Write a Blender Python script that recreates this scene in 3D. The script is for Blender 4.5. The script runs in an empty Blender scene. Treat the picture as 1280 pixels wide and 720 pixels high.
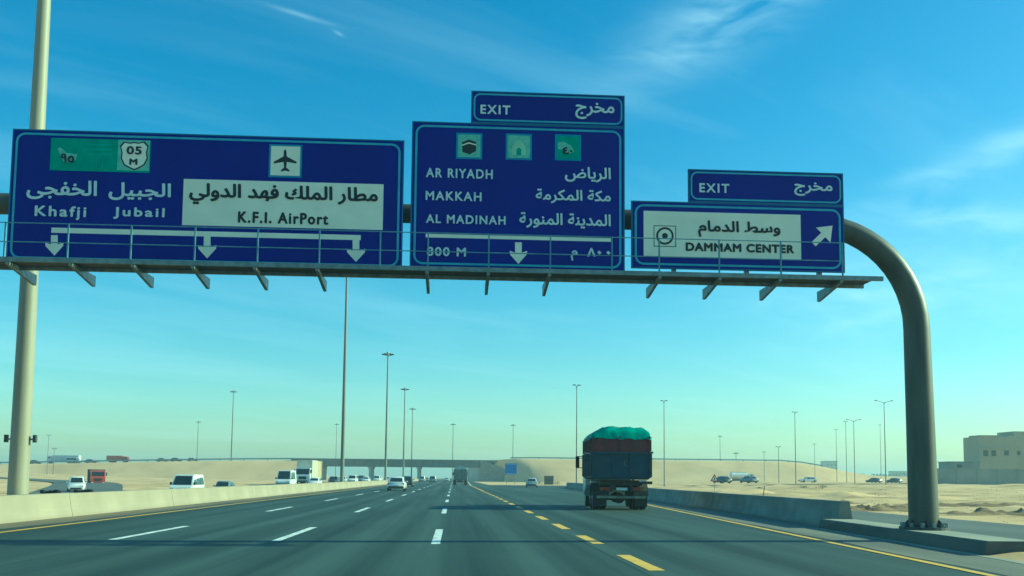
import bpy, bmesh, math, random
from math import pi, sin, cos, atan, atan2, radians, sqrt, exp
from mathutils import Matrix, Vector, noise

random.seed(7)
SC = bpy.context.scene
COL = SC.collection

# ------------------------------------------------------------------ camera
EYE = 1.46                                   # metres above the road, seated in a car
FOC, PCX, PCY = 1200.0, 640.0, 494.0         # focal length and optical axis, in 1280x720 units
YAW, PITCH, ROLL = atan(72 / 1200), atan(103.5 / 1200), 0.0095
cam = bpy.data.cameras.new('camera')
cam.sensor_width = 36.0
cam.lens = 36.0 * FOC / 1280.0
cam.shift_y = (PCY - 360.0) / 1280.0
cam.clip_start, cam.clip_end = 0.1, 20000
camo = bpy.data.objects.new('camera', cam)
COL.objects.link(camo)
CR = (Matrix.Rotation(-YAW, 3, 'Z') @ Matrix.Rotation(pi / 2 + PITCH, 3, 'X') @ Matrix.Rotation(ROLL, 3, 'Z'))
camo.matrix_world = Matrix.Translation((0, 0, EYE)) @ CR.to_4x4()
SC.camera = camo

# ------------------------------------------------------------------ light and sky
SUN_AZ, SUN_EL = radians(85), radians(25)
w = bpy.data.worlds.new('World'); SC.world = w; w.use_nodes = True
nt = w.node_tree; nt.nodes.clear()
def N(t, **k):
    n = nt.nodes.new(t)
    for a, b in k.items(): setattr(n, a, b)
    return n
def M(op, a, b=None, c=None):
    n = N('ShaderNodeMath', operation=op)
    for i, v in enumerate((a, b, c)):
        if v is None: continue
        if isinstance(v, (int, float)): n.inputs[i].default_value = v
        else: nt.links.new(v, n.inputs[i])
    return n.outputs[0]
sky = N('ShaderNodeTexSky', sky_type='NISHITA', sun_disc=False)
sky.sun_elevation, sky.sun_rotation = SUN_EL, SUN_AZ
sky.air_density, sky.dust_density, sky.ozone_density, sky.altitude = 1.1, 0.8, 3.0, 0
hs = N('ShaderNodeHueSaturation'); hs.inputs['Saturation'].default_value = 1.32
nt.links.new(sky.outputs[0], hs.inputs['Color'])
tc = N('ShaderNodeTexCoord'); sp = N('ShaderNodeSeparateXYZ'); nt.links.new(tc.outputs['Generated'], sp.inputs[0])
az = M('ARCTAN2', sp.outputs[0], sp.outputs[1]); el = M('ARCSINE', sp.outputs[2])
# thin cirrus: streaky noise laid over the whole sky ...
pz = M('ADD', M('ABSOLUTE', sp.outputs[2]), 0.12)
cx = M('DIVIDE', sp.outputs[0], pz); cy = M('DIVIDE', sp.outputs[1], pz)
cb = N('ShaderNodeCombineXYZ'); nt.links.new(M('ADD', M('MULTIPLY', cx, 0.45), M('MULTIPLY', cy, 0.25)), cb.inputs[0])
nt.links.new(M('SUBTRACT', M('MULTIPLY', cy, 1.5), M('MULTIPLY', cx, 0.9)), cb.inputs[1])
nz = N('ShaderNodeTexNoise'); nz.inputs['Scale'].default_value = 1.1; nz.inputs['Detail'].default_value = 7; nz.inputs['Roughness'].default_value = 0.55
nz.inputs['Distortion'].default_value = 0.6
nt.links.new(cb.outputs[0], nz.inputs['Vector'])
mr = N('ShaderNodeMapRange'); mr.inputs['From Min'].default_value = 0.47; mr.inputs['From Max'].default_value = 0.86; mr.inputs['To Max'].default_value = 0.20
nt.links.new(nz.outputs[0], mr.inputs[0])
# ... and a few thicker wisps at their places in the sky (azimuth, elevation, tilt, length, breadth, density)
nw = N('ShaderNodeTexNoise'); nw.inputs['Scale'].default_value = 19; nw.inputs['Detail'].default_value = 8; nw.inputs['Distortion'].default_value = 0.8
mp = N('ShaderNodeMapping'); mp.inputs['Rotation'].default_value = (0.3, 0.2, 0.2); mp.inputs['Scale'].default_value = (0.6, 1, 2.0)
nt.links.new(tc.outputs['Generated'], mp.inputs[0]); nt.links.new(mp.outputs[0], nw.inputs['Vector'])
nwv = M('MULTIPLY', M('MAXIMUM', M('SUBTRACT', nw.outputs[0], 0.27), 0), 3.0)
tot = mr.outputs[0]
for a0, e0, al, su, sv, dn in ((15.5, 25.6, 24, 6.0, 1.8, 0.30), (19.0, 28.0, 14, 4.0, 1.6, 0.26), (29.5, 17.0, 17, 5.0, .85, 0.30), (29.5, 14.1, -9, 5.5, .7, 0.26),
                                 (26.0, 10.5, 6, 8.0, 2.2, 0.26), (-9.5, 25.8, -9, 1.6, .12, 0.25), (-7.4, 25.1, -20, .3, .1, .2), (55, 19, 10, 9, 2, .35), (-48, 24, -8, 8, 1.5, .3)):
    da = M('SUBTRACT', az, radians(a0)); de = M('SUBTRACT', el, radians(e0)); c_, s_ = cos(radians(al)), sin(radians(al))
    u = M('DIVIDE', M('ADD', M('MULTIPLY', da, c_), M('MULTIPLY', de, s_)), radians(su))
    v = M('DIVIDE', M('SUBTRACT', M('MULTIPLY', de, c_), M('MULTIPLY', da, s_)), radians(sv))
    g = M('EXPONENT', M('MULTIPLY', M('ADD', M('MULTIPLY', u, u), M('MULTIPLY', v, v)), -1.0))
    tot = M('ADD', tot, M('MULTIPLY', M('MULTIPLY', g, nwv), dn))
cl = N('ShaderNodeMixRGB'); nt.links.new(M('MINIMUM', tot, 0.85), cl.inputs[0]); nt.links.new(hs.outputs[0], cl.inputs[1])
cl.inputs[2].default_value = (6.2, 6.6, 7.8, 1)
bg = N('ShaderNodeBackground'); bg.inputs['Strength'].default_value = 0.125
wo = N('ShaderNodeOutputWorld'); nt.links.new(cl.outputs[0], bg.inputs[0]); nt.links.new(bg.outputs[0], wo.inputs[0])

sl = bpy.data.lights.new('sun', 'SUN'); sl.energy = 5.0; sl.angle = radians(0.7); sl.color = (1.0, 0.87, 0.60)
so = bpy.data.objects.new('sun', sl); COL.objects.link(so)
sdir = Vector((sin(SUN_AZ) * cos(SUN_EL), cos(SUN_AZ) * cos(SUN_EL), sin(SUN_EL)))
so.rotation_euler = sdir.to_track_quat('Z', 'Y').to_euler(); so.location = sdir * 60
vs = SC.view_settings
vs.view_transform = 'Standard'; vs.look = 'None'; vs.exposure = 0.5; vs.gamma = 1.0
vs.use_white_balance = True; vs.white_balance_temperature = 5250; vs.white_balance_tint = -42     # the phone's cool, greenish white balance
SC.render.film_transparent = False
SC.cycles.max_bounces = 6; SC.cycles.volume_bounces = 0

# ------------------------------------------------------------------ helpers
def at(x, y, Y):
    """world X, Z of a picture point on the vertical plane at distance Y (used to take measurements)"""
    r = CR @ Vector(((x - PCX) / FOC, -(y - PCY) / FOC, -1)); t = Y / r.y
    return r.x * t, EYE + r.z * t

MATS = {}
def mat(name, c1, c2=None, rough=0.6, scale=2.0, stretch=(1, 1, 1), bump=0.0, bscale=30.0, metal=0.0, detail=6, spec=0.5, mid=(0.35, 0.65), c3=None, scale3=0.3, amt3=0.5, coat=0.0, r3=(0.42, 0.7), st3=(1, 1, 1)):
    if name in MATS: return MATS[name]
    m = bpy.data.materials.new(name); m.use_nodes = True
    t = m.node_tree; b = t.nodes['Principled BSDF']
    b.inputs['Roughness'].default_value = rough; b.inputs['Metallic'].default_value = metal
    b.inputs['Specular IOR Level'].default_value = spec; b.inputs['Coat Weight'].default_value = coat
    tcn = t.nodes.new('ShaderNodeTexCoord')
    if c2 is None: c2 = tuple(v * 0.82 for v in c1)
    mpn = t.nodes.new('ShaderNodeMapping'); mpn.inputs['Scale'].default_value = stretch
    t.links.new(tcn.outputs['Object'], mpn.inputs[0])
    no = t.nodes.new('ShaderNodeTexNoise'); no.inputs['Scale'].default_value = scale; no.inputs['Detail'].default_value = detail
    t.links.new(mpn.outputs[0], no.inputs['Vector'])
    rp = t.nodes.new('ShaderNodeValToRGB')
    rp.color_ramp.elements[0].position, rp.color_ramp.elements[1].position = mid
    rp.color_ramp.elements[0].color = (*c2, 1); rp.color_ramp.elements[1].color = (*c1, 1)
    t.links.new(no.outputs[0], rp.inputs[0]); out = rp.outputs[0]
    if c3 is not None:
        n3 = t.nodes.new('ShaderNodeTexNoise'); n3.inputs['Scale'].default_value = scale3; n3.inputs['Detail'].default_value = 5
        mp3 = t.nodes.new('ShaderNodeMapping'); mp3.inputs['Scale'].default_value = st3
        t.links.new(tcn.outputs['Object'], mp3.inputs[0]); t.links.new(mp3.outputs[0], n3.inputs['Vector'])
        m3 = t.nodes.new('ShaderNodeMapRange'); m3.inputs[1].default_value, m3.inputs[2].default_value = r3; m3.inputs[4].default_value = amt3
        t.links.new(n3.outputs[0], m3.inputs[0])
        x3 = t.nodes.new('ShaderNodeMixRGB'); t.links.new(m3.outputs[0], x3.inputs[0]); t.links.new(out, x3.inputs[1]); x3.inputs[2].default_value = (*c3, 1)
        out = x3.outputs[0]
    t.links.new(out, b.inputs['Base Color'])
    if bump:
        nb = t.nodes.new('ShaderNodeTexNoise'); nb.inputs['Scale'].default_value = bscale; nb.inputs['Detail'].default_value = 4
        t.links.new(tcn.outputs['Object'], nb.inputs['Vector'])
        bn = t.nodes.new('ShaderNodeBump'); bn.inputs['Strength'].default_value = bump; bn.inputs['Distance'].default_value = 0.02
        t.links.new(nb.outputs[0], bn.inputs['Height']); t.links.new(bn.outputs[0], b.inputs['Normal'])
    MATS[name] = m
    return m

class MB:
    """collects shapes; build() links them as ONE mesh object"""
    def __init__(s): s.v = []; s.f = []
    def add(s, vs, fs):
        o = len(s.v); s.v += [tuple(v) for v in vs]; s.f += [tuple(i + o for i in f) for f in fs]; return s
    def box(s, a, b):
        (x0, y0, z0), (x1, y1, z1) = a, b
        return s.add([(x0, y0, z0), (x1, y0, z0), (x1, y1, z0), (x0, y1, z0), (x0, y0, z1), (x1, y0, z1), (x1, y1, z1), (x0, y1, z1)],
                     [(3, 2, 1, 0), (4, 5, 6, 7), (0, 1, 5, 4), (1, 2, 6, 5), (2, 3, 7, 6), (3, 0, 4, 7)])
    def cbox(s, c, d): return s.box([c[i] - d[i] / 2 for i in range(3)], [c[i] + d[i] / 2 for i in range(3)])
    def loft(s, rings, cap=True):
        n = len(rings[0]); vs = [p for r in rings for p in r]; fs = []
        for i in range(len(rings) - 1):
            for j in range(n):
                k = (j + 1) % n; fs.append((i * n + j, i * n + k, (i + 1) * n + k, (i + 1) * n + j))
        if cap: fs.append(tuple(range(n))[::-1]); fs.append(tuple((len(rings) - 1) * n + j for j in range(n)))
        return s.add(vs, fs)
    def tube(s, pts, rad, n=12, cap=True):
        pts = [Vector(p) for p in pts]; rad = rad if isinstance(rad, (list, tuple)) else [rad] * len(pts); rings = []
        for i, p in enumerate(pts):
            d = (pts[min(i + 1, len(pts) - 1)] - pts[max(i - 1, 0)]).normalized()
            a = d.cross(Vector((0, 1, 0)) if abs(d.y) < 0.9 else Vector((1, 0, 0))).normalized(); b = d.cross(a)
            rings.append([p + (a * cos(2 * pi * k / n) + b * sin(2 * pi * k / n)) * rad[i] for k in range(n)])
        return s.loft(rings, cap)
    def prism(s, pts, axis, a, b):
        """polygon pts (2D) extruded along axis from a to b"""
        def P(p, h): return {'x': (h, p[0], p[1]), 'y': (p[0], h, p[1]), 'z': (p[0], p[1], h)}[axis]
        return s.loft([[P(p, a) for p in pts], [P(p, b) for p in pts]])
    def poly(s, pts): return s.add(pts, [tuple(range(len(pts)))])
    def mesh(s, name, m, smooth=False):
        me = bpy.data.meshes.new(name); me.from_pydata(s.v, [], s.f); me.update()
        bm = bmesh.new(); bm.from_mesh(me)
        bmesh.ops.recalc_face_normals(bm, faces=[f for f in bm.faces])
        bm.to_mesh(me); bm.free()
        if smooth:
            me.polygons.foreach_set('use_smooth', [True] * len(me.polygons))
            try: me.set_sharp_from_angle(angle=radians(40))
            except Exception: pass
        if m: me.materials.append(m)
        return me
    def build(s, name, m, parent=None, smooth=False):
        return link(name, s.mesh(name, m, smooth), parent)

def link(name, me, parent=None, loc=None, rz=0):
    o = bpy.data.objects.new(name, me); COL.objects.link(o)
    if parent: o.parent = parent
    if loc is not None: o.location = loc
    if rz: o.rotation_euler = (0, 0, rz)
    return o
def tag(o, label, cat, group=None):
    o['label'] = label; o['category'] = cat
    if group: o['group'] = group
    return o
def struct(o): o['kind'] = 'structure'; return o
def stuff(o): o['kind'] = 'stuff'; return o
def thing(name, label, cat, loc, rz=0, group=None):
    return tag(link(name, None, None, loc, rz), label, cat, group)
def copy_tree(o, parent=None):
    c = o.copy(); COL.objects.link(c); c.parent = parent
    for ch in o.children: copy_tree(ch, c)
    return c
def sstep(a, b, x):
    t = max(0.0, min(1.0, (x - a) / (b - a))); return t * t * (3 - 2 * t)

# ------------------------------------------------------------------ materials
asphalt = None
def road_material():
    m = bpy.data.materials.new('asphalt'); m.use_nodes = True; t = m.node_tree; b = t.nodes['Principled BSDF']
    L = t.links.new
    def nd(k, **kw):
        n = t.nodes.new(k)
        for i, v in kw.items(): n.inputs[i.replace('_', ' ')].default_value = v
        return n
    tcn = nd('ShaderNodeTexCoord')
    def noise_(scale, stretch, detail=5, rough=.5):
        mpn = nd('ShaderNodeMapping'); mpn.inputs['Scale'].default_value = stretch; L(tcn.outputs['Object'], mpn.inputs[0])
        n = nd('ShaderNodeTexNoise'); n.inputs['Scale'].default_value = scale; n.inputs['Detail'].default_value = detail; n.inputs['Roughness'].default_value = rough
        L(mpn.outputs[0], n.inputs['Vector']); return n.outputs[0]
    def math_(op, a, c, d=None):
        n = nd('ShaderNodeMath'); n.operation = op
        for i, v in enumerate((a, c, d)):
            if v is None: continue
            if isinstance(v, (int, float)): n.inputs[i].default_value = v
            else: L(v, n.inputs[i])
        return n.outputs[0]
    streak = noise_(1.1, (1, .012, 1), 6, .6)     # tyre tracks run along the road
    patch = noise_(.16, (1, .5, 1), 5)
    grain = noise_(28, (1, 1, 1), 3, .7)
    spx = nd('ShaderNodeSeparateXYZ'); L(tcn.outputs['Object'], spx.inputs[0])
    lane = math_('COSINE', math_('MULTIPLY', math_('ADD', spx.outputs[0], .4), 2 * pi / 1.8), 0)   # two polished wheel paths per lane
    v = math_('ADD', math_('MULTIPLY', math_('SUBTRACT', streak, .5), 2.3), math_('MULTIPLY', math_('SUBTRACT', patch, .5), .75))
    v = math_('ADD', v, math_('MULTIPLY', math_('SUBTRACT', grain, .5), .55))
    v = math_('ADD', v, math_('MULTIPLY', lane, .12))
    v = math_('ADD', v, .5)
    rp = nd('ShaderNodeValToRGB'); rp.color_ramp.elements[0].position = .12; rp.color_ramp.elements[1].position = .92
    rp.color_ramp.elements[0].color = (.015, .030, .026, 1); rp.color_ramp.elements[1].color = (.060, .092, .080, 1)
    L(v, rp.inputs[0]); L(rp.outputs[0], b.inputs['Base Color'])
    b.inputs['Roughness'].default_value = .72; b.inputs['Specular IOR Level'].default_value = .35
    bn = nd('ShaderNodeBump'); bn.inputs['Strength'].default_value = .25; bn.inputs['Distance'].default_value = .008
    L(grain, bn.inputs['Height']); L(bn.outputs[0], b.inputs['Normal'])
    return m
asphalt = road_material()
asphalt2 = mat('worn_asphalt', (.125, .13, .11), (.085, .09, .08), .8, .5, (1, .2, 1), .2, 25)
sand = mat('desert_sand', (.74, .50, .27), (.58, .385, .20), .95, .09, (1, 1, 1), .5, 5, detail=10, mid=(.36, .64), c3=(.22, .145, .085), scale3=.42, amt3=.75, r3=(.54, .68), st3=(.5, .8, 1), spec=.1)
bank_m = mat('embankment_sand', (.76, .52, .285), (.66, .44, .235), .95, .05, (1, 1, 1.5), .5, 2, detail=9, c3=(.52, .36, .2), scale3=.12, amt3=.6, spec=.1)
white_paint = mat('white_road_paint', (.82, .82, .78), (.52, .54, .51), .6, 5.0, (1, .35, 1), bump=.1, mid=(.34, .56), c3=(.25, .27, .25), scale3=9, amt3=.6, r3=(.58, .7))
yellow_paint = mat('yellow_road_paint', (.82, .47, .05), (.62, .37, .07), .6, 2.0, bump=.1, mid=(.3, .6))
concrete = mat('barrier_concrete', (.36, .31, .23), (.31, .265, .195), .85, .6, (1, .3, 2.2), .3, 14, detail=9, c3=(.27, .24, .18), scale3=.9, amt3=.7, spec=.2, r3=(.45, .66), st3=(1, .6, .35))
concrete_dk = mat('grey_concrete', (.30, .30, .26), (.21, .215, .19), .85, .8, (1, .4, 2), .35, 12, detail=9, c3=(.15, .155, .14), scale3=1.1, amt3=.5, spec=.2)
shoulder_m = mat('dusty_shoulder', (.19, .175, .135), (.12, .115, .095), .9, .8, (1, .15, 1), .3, 12, detail=9)
dust = mat('dusty_pavement', (.40, .36, .27), (.27, .26, .21), .9, .9, (1, .4, 1), .3, 9, detail=8)
steel = mat('painted_steel', (.085, .092, .078), (.05, .057, .05), .5, 3.5, (1, 1, .18), .08, 20, detail=9, c3=(.08, .06, .04), scale3=2.5, amt3=.45, r3=(.58, .72), st3=(1, 1, .3))
galv = mat('galvanised_steel', (.26, .30, .30), (.17, .20, .20), .5, 6, metal=.4)
rail_m = mat('railing_paint', (.16, .30, .36), (.11, .23, .29), .5, 6)
lamp_m = mat('lamp_post_paint', (.20, .21, .19), (.14, .15, .14), .55, 1.2, (1, 1, .15))
pole_m = mat('mast_paint', (.34, .315, .23), (.25, .235, .17), .55, 1.2, (1, 1, .15), detail=6)
dark_steel = mat('dark_steel', (.06, .065, .065), (.035, .04, .04), .5, 5)
sign_blue = mat('sign_blue', (.003, .012, .25), (.002, .009, .205), .55, .7, (1, 1, .5), detail=7, spec=.2)
sign_rim = mat('sign_border_blue', (.07, .28, .42), (.05, .23, .36), .5, 3)
sign_white = mat('sign_white', (.92, .88, .68), (.82, .79, .62), .5, 1.3, detail=8)
letter_white = mat('letter_white', (.74, .80, .76), (.62, .70, .68), .5, 4)
letter_black = mat('letter_black', (.012, .016, .02), None, .5, 4)
sign_green = mat('sign_green', (.02, .36, .22), (.015, .28, .18), .5, 4)
sign_pale_green = mat('sign_pale_green', (.30, .58, .42), (.2, .45, .33), .5, 8)
sign_back = mat('sign_aluminium', (.35, .37, .38), None, .4, 2, metal=.7)
tyre_m = mat('tyre_rubber', (.022, .023, .024), (.014, .014, .014), .85, 8)
rim_m = mat('wheel_steel', (.35, .35, .34), (.22, .22, .21), .45, 8, metal=.5)
glass_m = mat('car_glass', (.02, .03, .035), None, .08, 3, spec=.7)
red_l = mat('tail_light_red', (.20, .016, .014), None, .25, 6)
amber_l = mat('amber_light', (.22, .10, .015), None, .3, 6)
head_l = mat('head_light', (.75, .78, .78), None, .15, 6)
plate_m = mat('number_plate', (.7, .7, .66), None, .5, 10)
black_pl = mat('black_plastic', (.018, .02, .02), None, .6, 8)

# ------------------------------------------------------------------ ground
def exit_line(y): return 7.45 + .066 * y          # the exit's right edge line drifts away from the main lanes
RAMP = [(-27, 60), (-34.5, 92), (-45.6, 120), (-62.5, 172), (-95, 225), (-150, 262), (-230, 288), (-330, 300)]     # slip road joining the other carriageway
SIDE = [(46, 187), (70, 190), (110, 186), (170, 176), (300, 160)]                   # loop road that the exit turns into
def seg_d(p, path):
    b = 1e9
    for (x0, y0), (x1, y1) in zip(path, path[1:]):
        dx, dy = x1 - x0, y1 - y0; t = max(0, min(1, ((p[0] - x0) * dx + (p[1] - y0) * dy) / (dx * dx + dy * dy)))
        b = min(b, math.hypot(p[0] - x0 - t * dx, p[1] - y0 - t * dy))
    return b
def terr(x, y):
    z = -.06
    z += 1.05 * sstep(24, 95, x) * sstep(-60, 20, y)
    z -= (.75 * (1 - sstep(105, 185, y)) + .02) * sstep(-14.2, -17.0, x)
    z += 2.6 * sstep(-70, -210, x)
    return z
def opp_z(y): return -.754 * (1 - sstep(105, 185, y))
def ground_z(x, y):
    z = terr(x, y)
    a = sstep(21.5, 30, x) * (1 - sstep(500, 900, y)) if x > 0 else sstep(-36, -50, x)
    if a > 0:
        k = 1.0
        for p, wd in ((SIDE, 7), (RAMP, 8)):
            k = min(k, sstep(wd, wd + 9, seg_d((x, y), p)))
        k *= sstep(30, 45, x + max(0, 150 - y)) if x > 0 else 1
        n = noise.fractal(Vector((x * .09, y * .07, 3.1)), 1.0, 2.0, 5) * .32
        n += max(0, noise.noise(Vector((x * .22, y * .16, 9.3)))) ** 2 * 1.1 * (1 - sstep(120, 240, y))
        n += noise.noise(Vector((x * .7, y * .6, 1.3))) * .07
        z += a * k * n
    return z
def axis(spec):
    out = []
    for a, b, st in spec:
        n = max(1, int(round((b - a) / st))); out += [a + (b - a) * i / n for i in range(n)]
    return out + [spec[-1][1]]
gx = axis([(-3000, -400, 200), (-400, -60, 14), (-60, -12, 6), (-12, 12, 6), (12, 60, .9), (60, 160, 2.4), (160, 400, 16), (400, 3000, 200)])
gy = axis([(-300, -20, 40), (-20, 20, 5), (20, 110, 1.3), (110, 240, 3.2), (240, 500, 20), (500, 3200, 180)])
mb = MB(); nx = len(gx)
mb.add([(x, y, ground_z(x, y)) for y in gy for x in gx],
       [(j * nx + i, j * nx + i + 1, (j + 1) * nx + i + 1, (j + 1) * nx + i) for j in range(len(gy) - 1) for i in range(nx - 1)])
struct(mb.build('ground', sand, smooth=True))

def ribbon(name, path, wd, m, dz=.06, zf=terr, sub=8):
    P = []
    for (a, b) in zip(path, path[1:]):
        for i in range(sub): t = i / sub; P.append(Vector((a[0] + (b[0] - a[0]) * t, a[1] + (b[1] - a[1]) * t)))
    P.append(Vector(path[-1]))
    for _ in range(10):
        P = [P[0]] + [(P[i - 1] + P[i] * 2 + P[i + 1]) / 4 for i in range(1, len(P) - 1)] + [P[-1]]
    vs_, fs_ = [], []
    for i, p in enumerate(P):
        d = (P[min(i + 1, len(P) - 1)] - P[max(0, i - 1)]).normalized(); n = Vector((d.y, -d.x))
        for s in (-1, 1):
            q = p + n * s * wd / 2; vs_.append((q.x, q.y, zf(q.x, q.y) + dz))
        if i: fs_.append((2 * i - 2, 2 * i - 1, 2 * i + 1, 2 * i))
    return MB().add(vs_, fs_).build(name, m), P

def strip(xa, xb, ys, z, xf=None):
    """sheet between two edges given as functions of y"""
    m_ = MB(); v_, f_ = [], []
    for i, y in enumerate(ys):
        zz = z(y) if callable(z) else z; v_ += [(xa(y), y, zz), (xb(y), y, zz)]
        if i: f_.append((2 * i - 2, 2 * i - 1, 2 * i + 1, 2 * i))
    return m_.add(v_, f_)
ys = axis([(-60, 200, 10), (200, 3000, 100)])
road = struct(strip(lambda y: -13.0, lambda y: 7.3, ys, 0.0).build('road', asphalt))
# exit lane: widens to the right and, beyond the gore, swings away into the loop road
inner = [(3.0, -60), (3.0, 150), (4.6, 186), (6.0, 197), (24, 197.5), (36, 196), (46, 193)]
outer = [(9.2 + .05 * -60, -60), (10.3 + .05 * 20, 20), (10.3 + .05 * 80, 80), (18.4, 140), (22.5, 160), (29, 172), (36, 178), (46, 181)]
ex = MB().poly([(x, y, .004) for x, y in outer] + [(x, y, .004) for x, y in inner[::-1]])
struct(ex.build('exit_road', asphalt))
r2, _ = ribbon('loop_road', SIDE, 10.5, asphalt2, .07); struct(r2)
r3, rampP = ribbon('slip_road', RAMP, 10, asphalt2, .10); struct(r3)
struct(strip(lambda y: -33.5, lambda y: -17.2, ys, opp_z).build('opposite_carriageway', asphalt2))
struct(strip(lambda y: 12.6 + .02 * y, lambda y: 19.6 + .008 * y, axis([(-60, 150, 10)]), -.004).build('service_road', asphalt2))
# sandy dust drifted along the edges
struct(strip(lambda y: exit_line(y) + .28 + .06 * sin(y * .9) + .05 * sin(y * .31), lambda y: 10.9 + .055 * y, axis([(-20, 140, 2)]), .010).build('right_shoulder', shoulder_m))
struct(strip(lambda y: -13.0, lambda y: -11.75 + .12 * sin(y * .23) + .06 * sin(y * 1.1), axis([(-20, 300, 2)]), .004).build('left_shoulder', mat('brown_road_dirt', (.20, .155, .095), (.12, .10, .07), .9, 1.0, (1, .1, 1), .3, 14, detail=9)))
struct(MB().prism([(-17.15, -.85), (-13.5, -.85), (-13.5, .62), (-15.9, .62), (-16.4, .45)], 'y', -40, 560).build('median_fill', sand))

# ------------------------------------------------------------------ painted markings (parts of the roads)
def dash_mesh(wd, ln, m, seed):
    r = random.Random(seed); n = 8; l, rr = [], []
    for i in range(n + 1):
        y = -ln / 2 + ln * i / n
        l.append((-wd / 2 + r.uniform(-.008, .008), y, 0)); rr.append((wd / 2 + r.uniform(-.008, .008), y, 0))
    return MB().poly(l + rr[::-1]).mesh('lane_dash', m)
DM = [dash_mesh(.20, 6.0, white_paint, s) for s in range(4)]
YM = [dash_mesh(.26, 3.1, yellow_paint, s + 10) for s in range(4)]
for lx, ph in ((-7.6, 25.2), (-3.97, 25.0), (-.37, 24.3)):
    for i in range(-1, 16):
        link('lane_dash', random.choice(DM), road, (lx, ph + 18 * i, .004))
for i in range(0, 14):
    y0 = 16.9 + 6.2 * i
    link('exit_dash', random.choice(YM), road, (3.27, y0, .010))
strip(lambda y: 3.16, lambda y: 3.36, axis([(102, 184, 8)]), .009).build('gore_line', yellow_paint, road)
strip(lambda y: 3.2 + (y - 184) * .012, lambda y: 3.4 + (y - 184) * .012, axis([(184, 420, 20)]), .004).build('edge_line', white_paint, road)
strip(lambda y: -11.2, lambda y: -11.02, axis([(-40, 400, 10)]), .009).build('edge_line', yellow_paint, road)
strip(lambda y: exit_line(y) - .09, lambda y: exit_line(y) + .09, axis([(-40, 146, 6)]), .014).build('edge_line', yellow_paint, bpy.data.objects['exit_road'])

# ------------------------------------------------------------------ embankments and overpass
BY = 372.0
def bank(name, xs, top, y_face, slope=1.9, depth=16, kx=lambda x: 1.0):
    m_ = MB(); v_, f_ = [], []; nr = 8
    for i, x in enumerate(xs):
        h = top(x)
        for j in range(nr):
            t = j / (nr - 1); z = -.5 + (h + .5) * t
            n = noise.fractal(Vector((x * .05, z * .2, 4)), 1, 2, 4) * .6 * sin(pi * t)
            v_.append((x, y_face - (h - z) * slope * kx(x) + n * kx(x), z))
        v_.append((x, y_face + depth, h)); v_.append((x, y_face + depth + h * slope, -.5))
        k = nr + 2
        if i: f_ += [((i - 1) * k + j, i * k + j, i * k + j + 1, (i - 1) * k + j + 1) for j in range(k - 1)]
    return struct(m_.add(v_, f_).build(name, bank_m, smooth=True))
def top_l(x): return 7.5 - 3.6 * sstep(-40, -230, x)
def top_r(x): return 8.9 - .9 * (1 - sstep(10, 26, x)) - 5.4 * sstep(128, 172, x)
bank('left_embankment', axis([(-420, -52, 8)]), top_l, BY)
bank('right_embankment', axis([(10.4, 30, 1.4), (30, 420, 7)]), top_r, BY, kx=lambda x: sstep(17, 34, x))
ramp_top, _ = ribbon('embankment_road', [(-420, BY + 8), (-200, BY + 8), (-52, BY + 8)], 12, asphalt2, .05, lambda x, y: top_l(x), 12); struct(ramp_top)

ov = thing('overpass', 'long flat concrete road bridge crossing the motorway in the distance', 'bridge', (0, BY, 0))
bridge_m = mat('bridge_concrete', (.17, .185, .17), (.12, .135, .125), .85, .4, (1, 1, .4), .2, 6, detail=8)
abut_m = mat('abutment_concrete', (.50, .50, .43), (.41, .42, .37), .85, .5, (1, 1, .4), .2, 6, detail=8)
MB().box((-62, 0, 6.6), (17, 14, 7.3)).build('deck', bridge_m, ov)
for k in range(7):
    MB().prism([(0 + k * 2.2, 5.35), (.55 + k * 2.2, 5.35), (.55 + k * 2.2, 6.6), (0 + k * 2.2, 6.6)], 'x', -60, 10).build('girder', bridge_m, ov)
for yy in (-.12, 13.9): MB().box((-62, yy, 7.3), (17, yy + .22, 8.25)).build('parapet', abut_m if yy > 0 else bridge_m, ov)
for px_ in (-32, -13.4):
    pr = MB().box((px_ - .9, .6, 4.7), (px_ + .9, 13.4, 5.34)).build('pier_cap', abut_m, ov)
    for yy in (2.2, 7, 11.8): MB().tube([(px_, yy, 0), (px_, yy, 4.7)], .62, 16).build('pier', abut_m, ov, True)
MB().box((-52.5, 0, 0), (-50, 14, 6.6)).build('abutment', abut_m, ov)
MB().box((5.6, .3, 0), (10.3, 13.7, 5.34)).build('abutment', abut_m, ov)
MB().prism([(10.3, -.5), (10.3, 8.3), (12, 8.1), (22.5, 3.6), (22.5, -.5)], 'y', -.9, -.45).build('wing_wall', concrete_dk, ov)
MB().prism([(-50.0, -.5), (-50.0, 7.4), (-57, 7.2), (-66, -.5)], 'y', -.5, .1).build('wing_wall', abut_m, ov)

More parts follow.
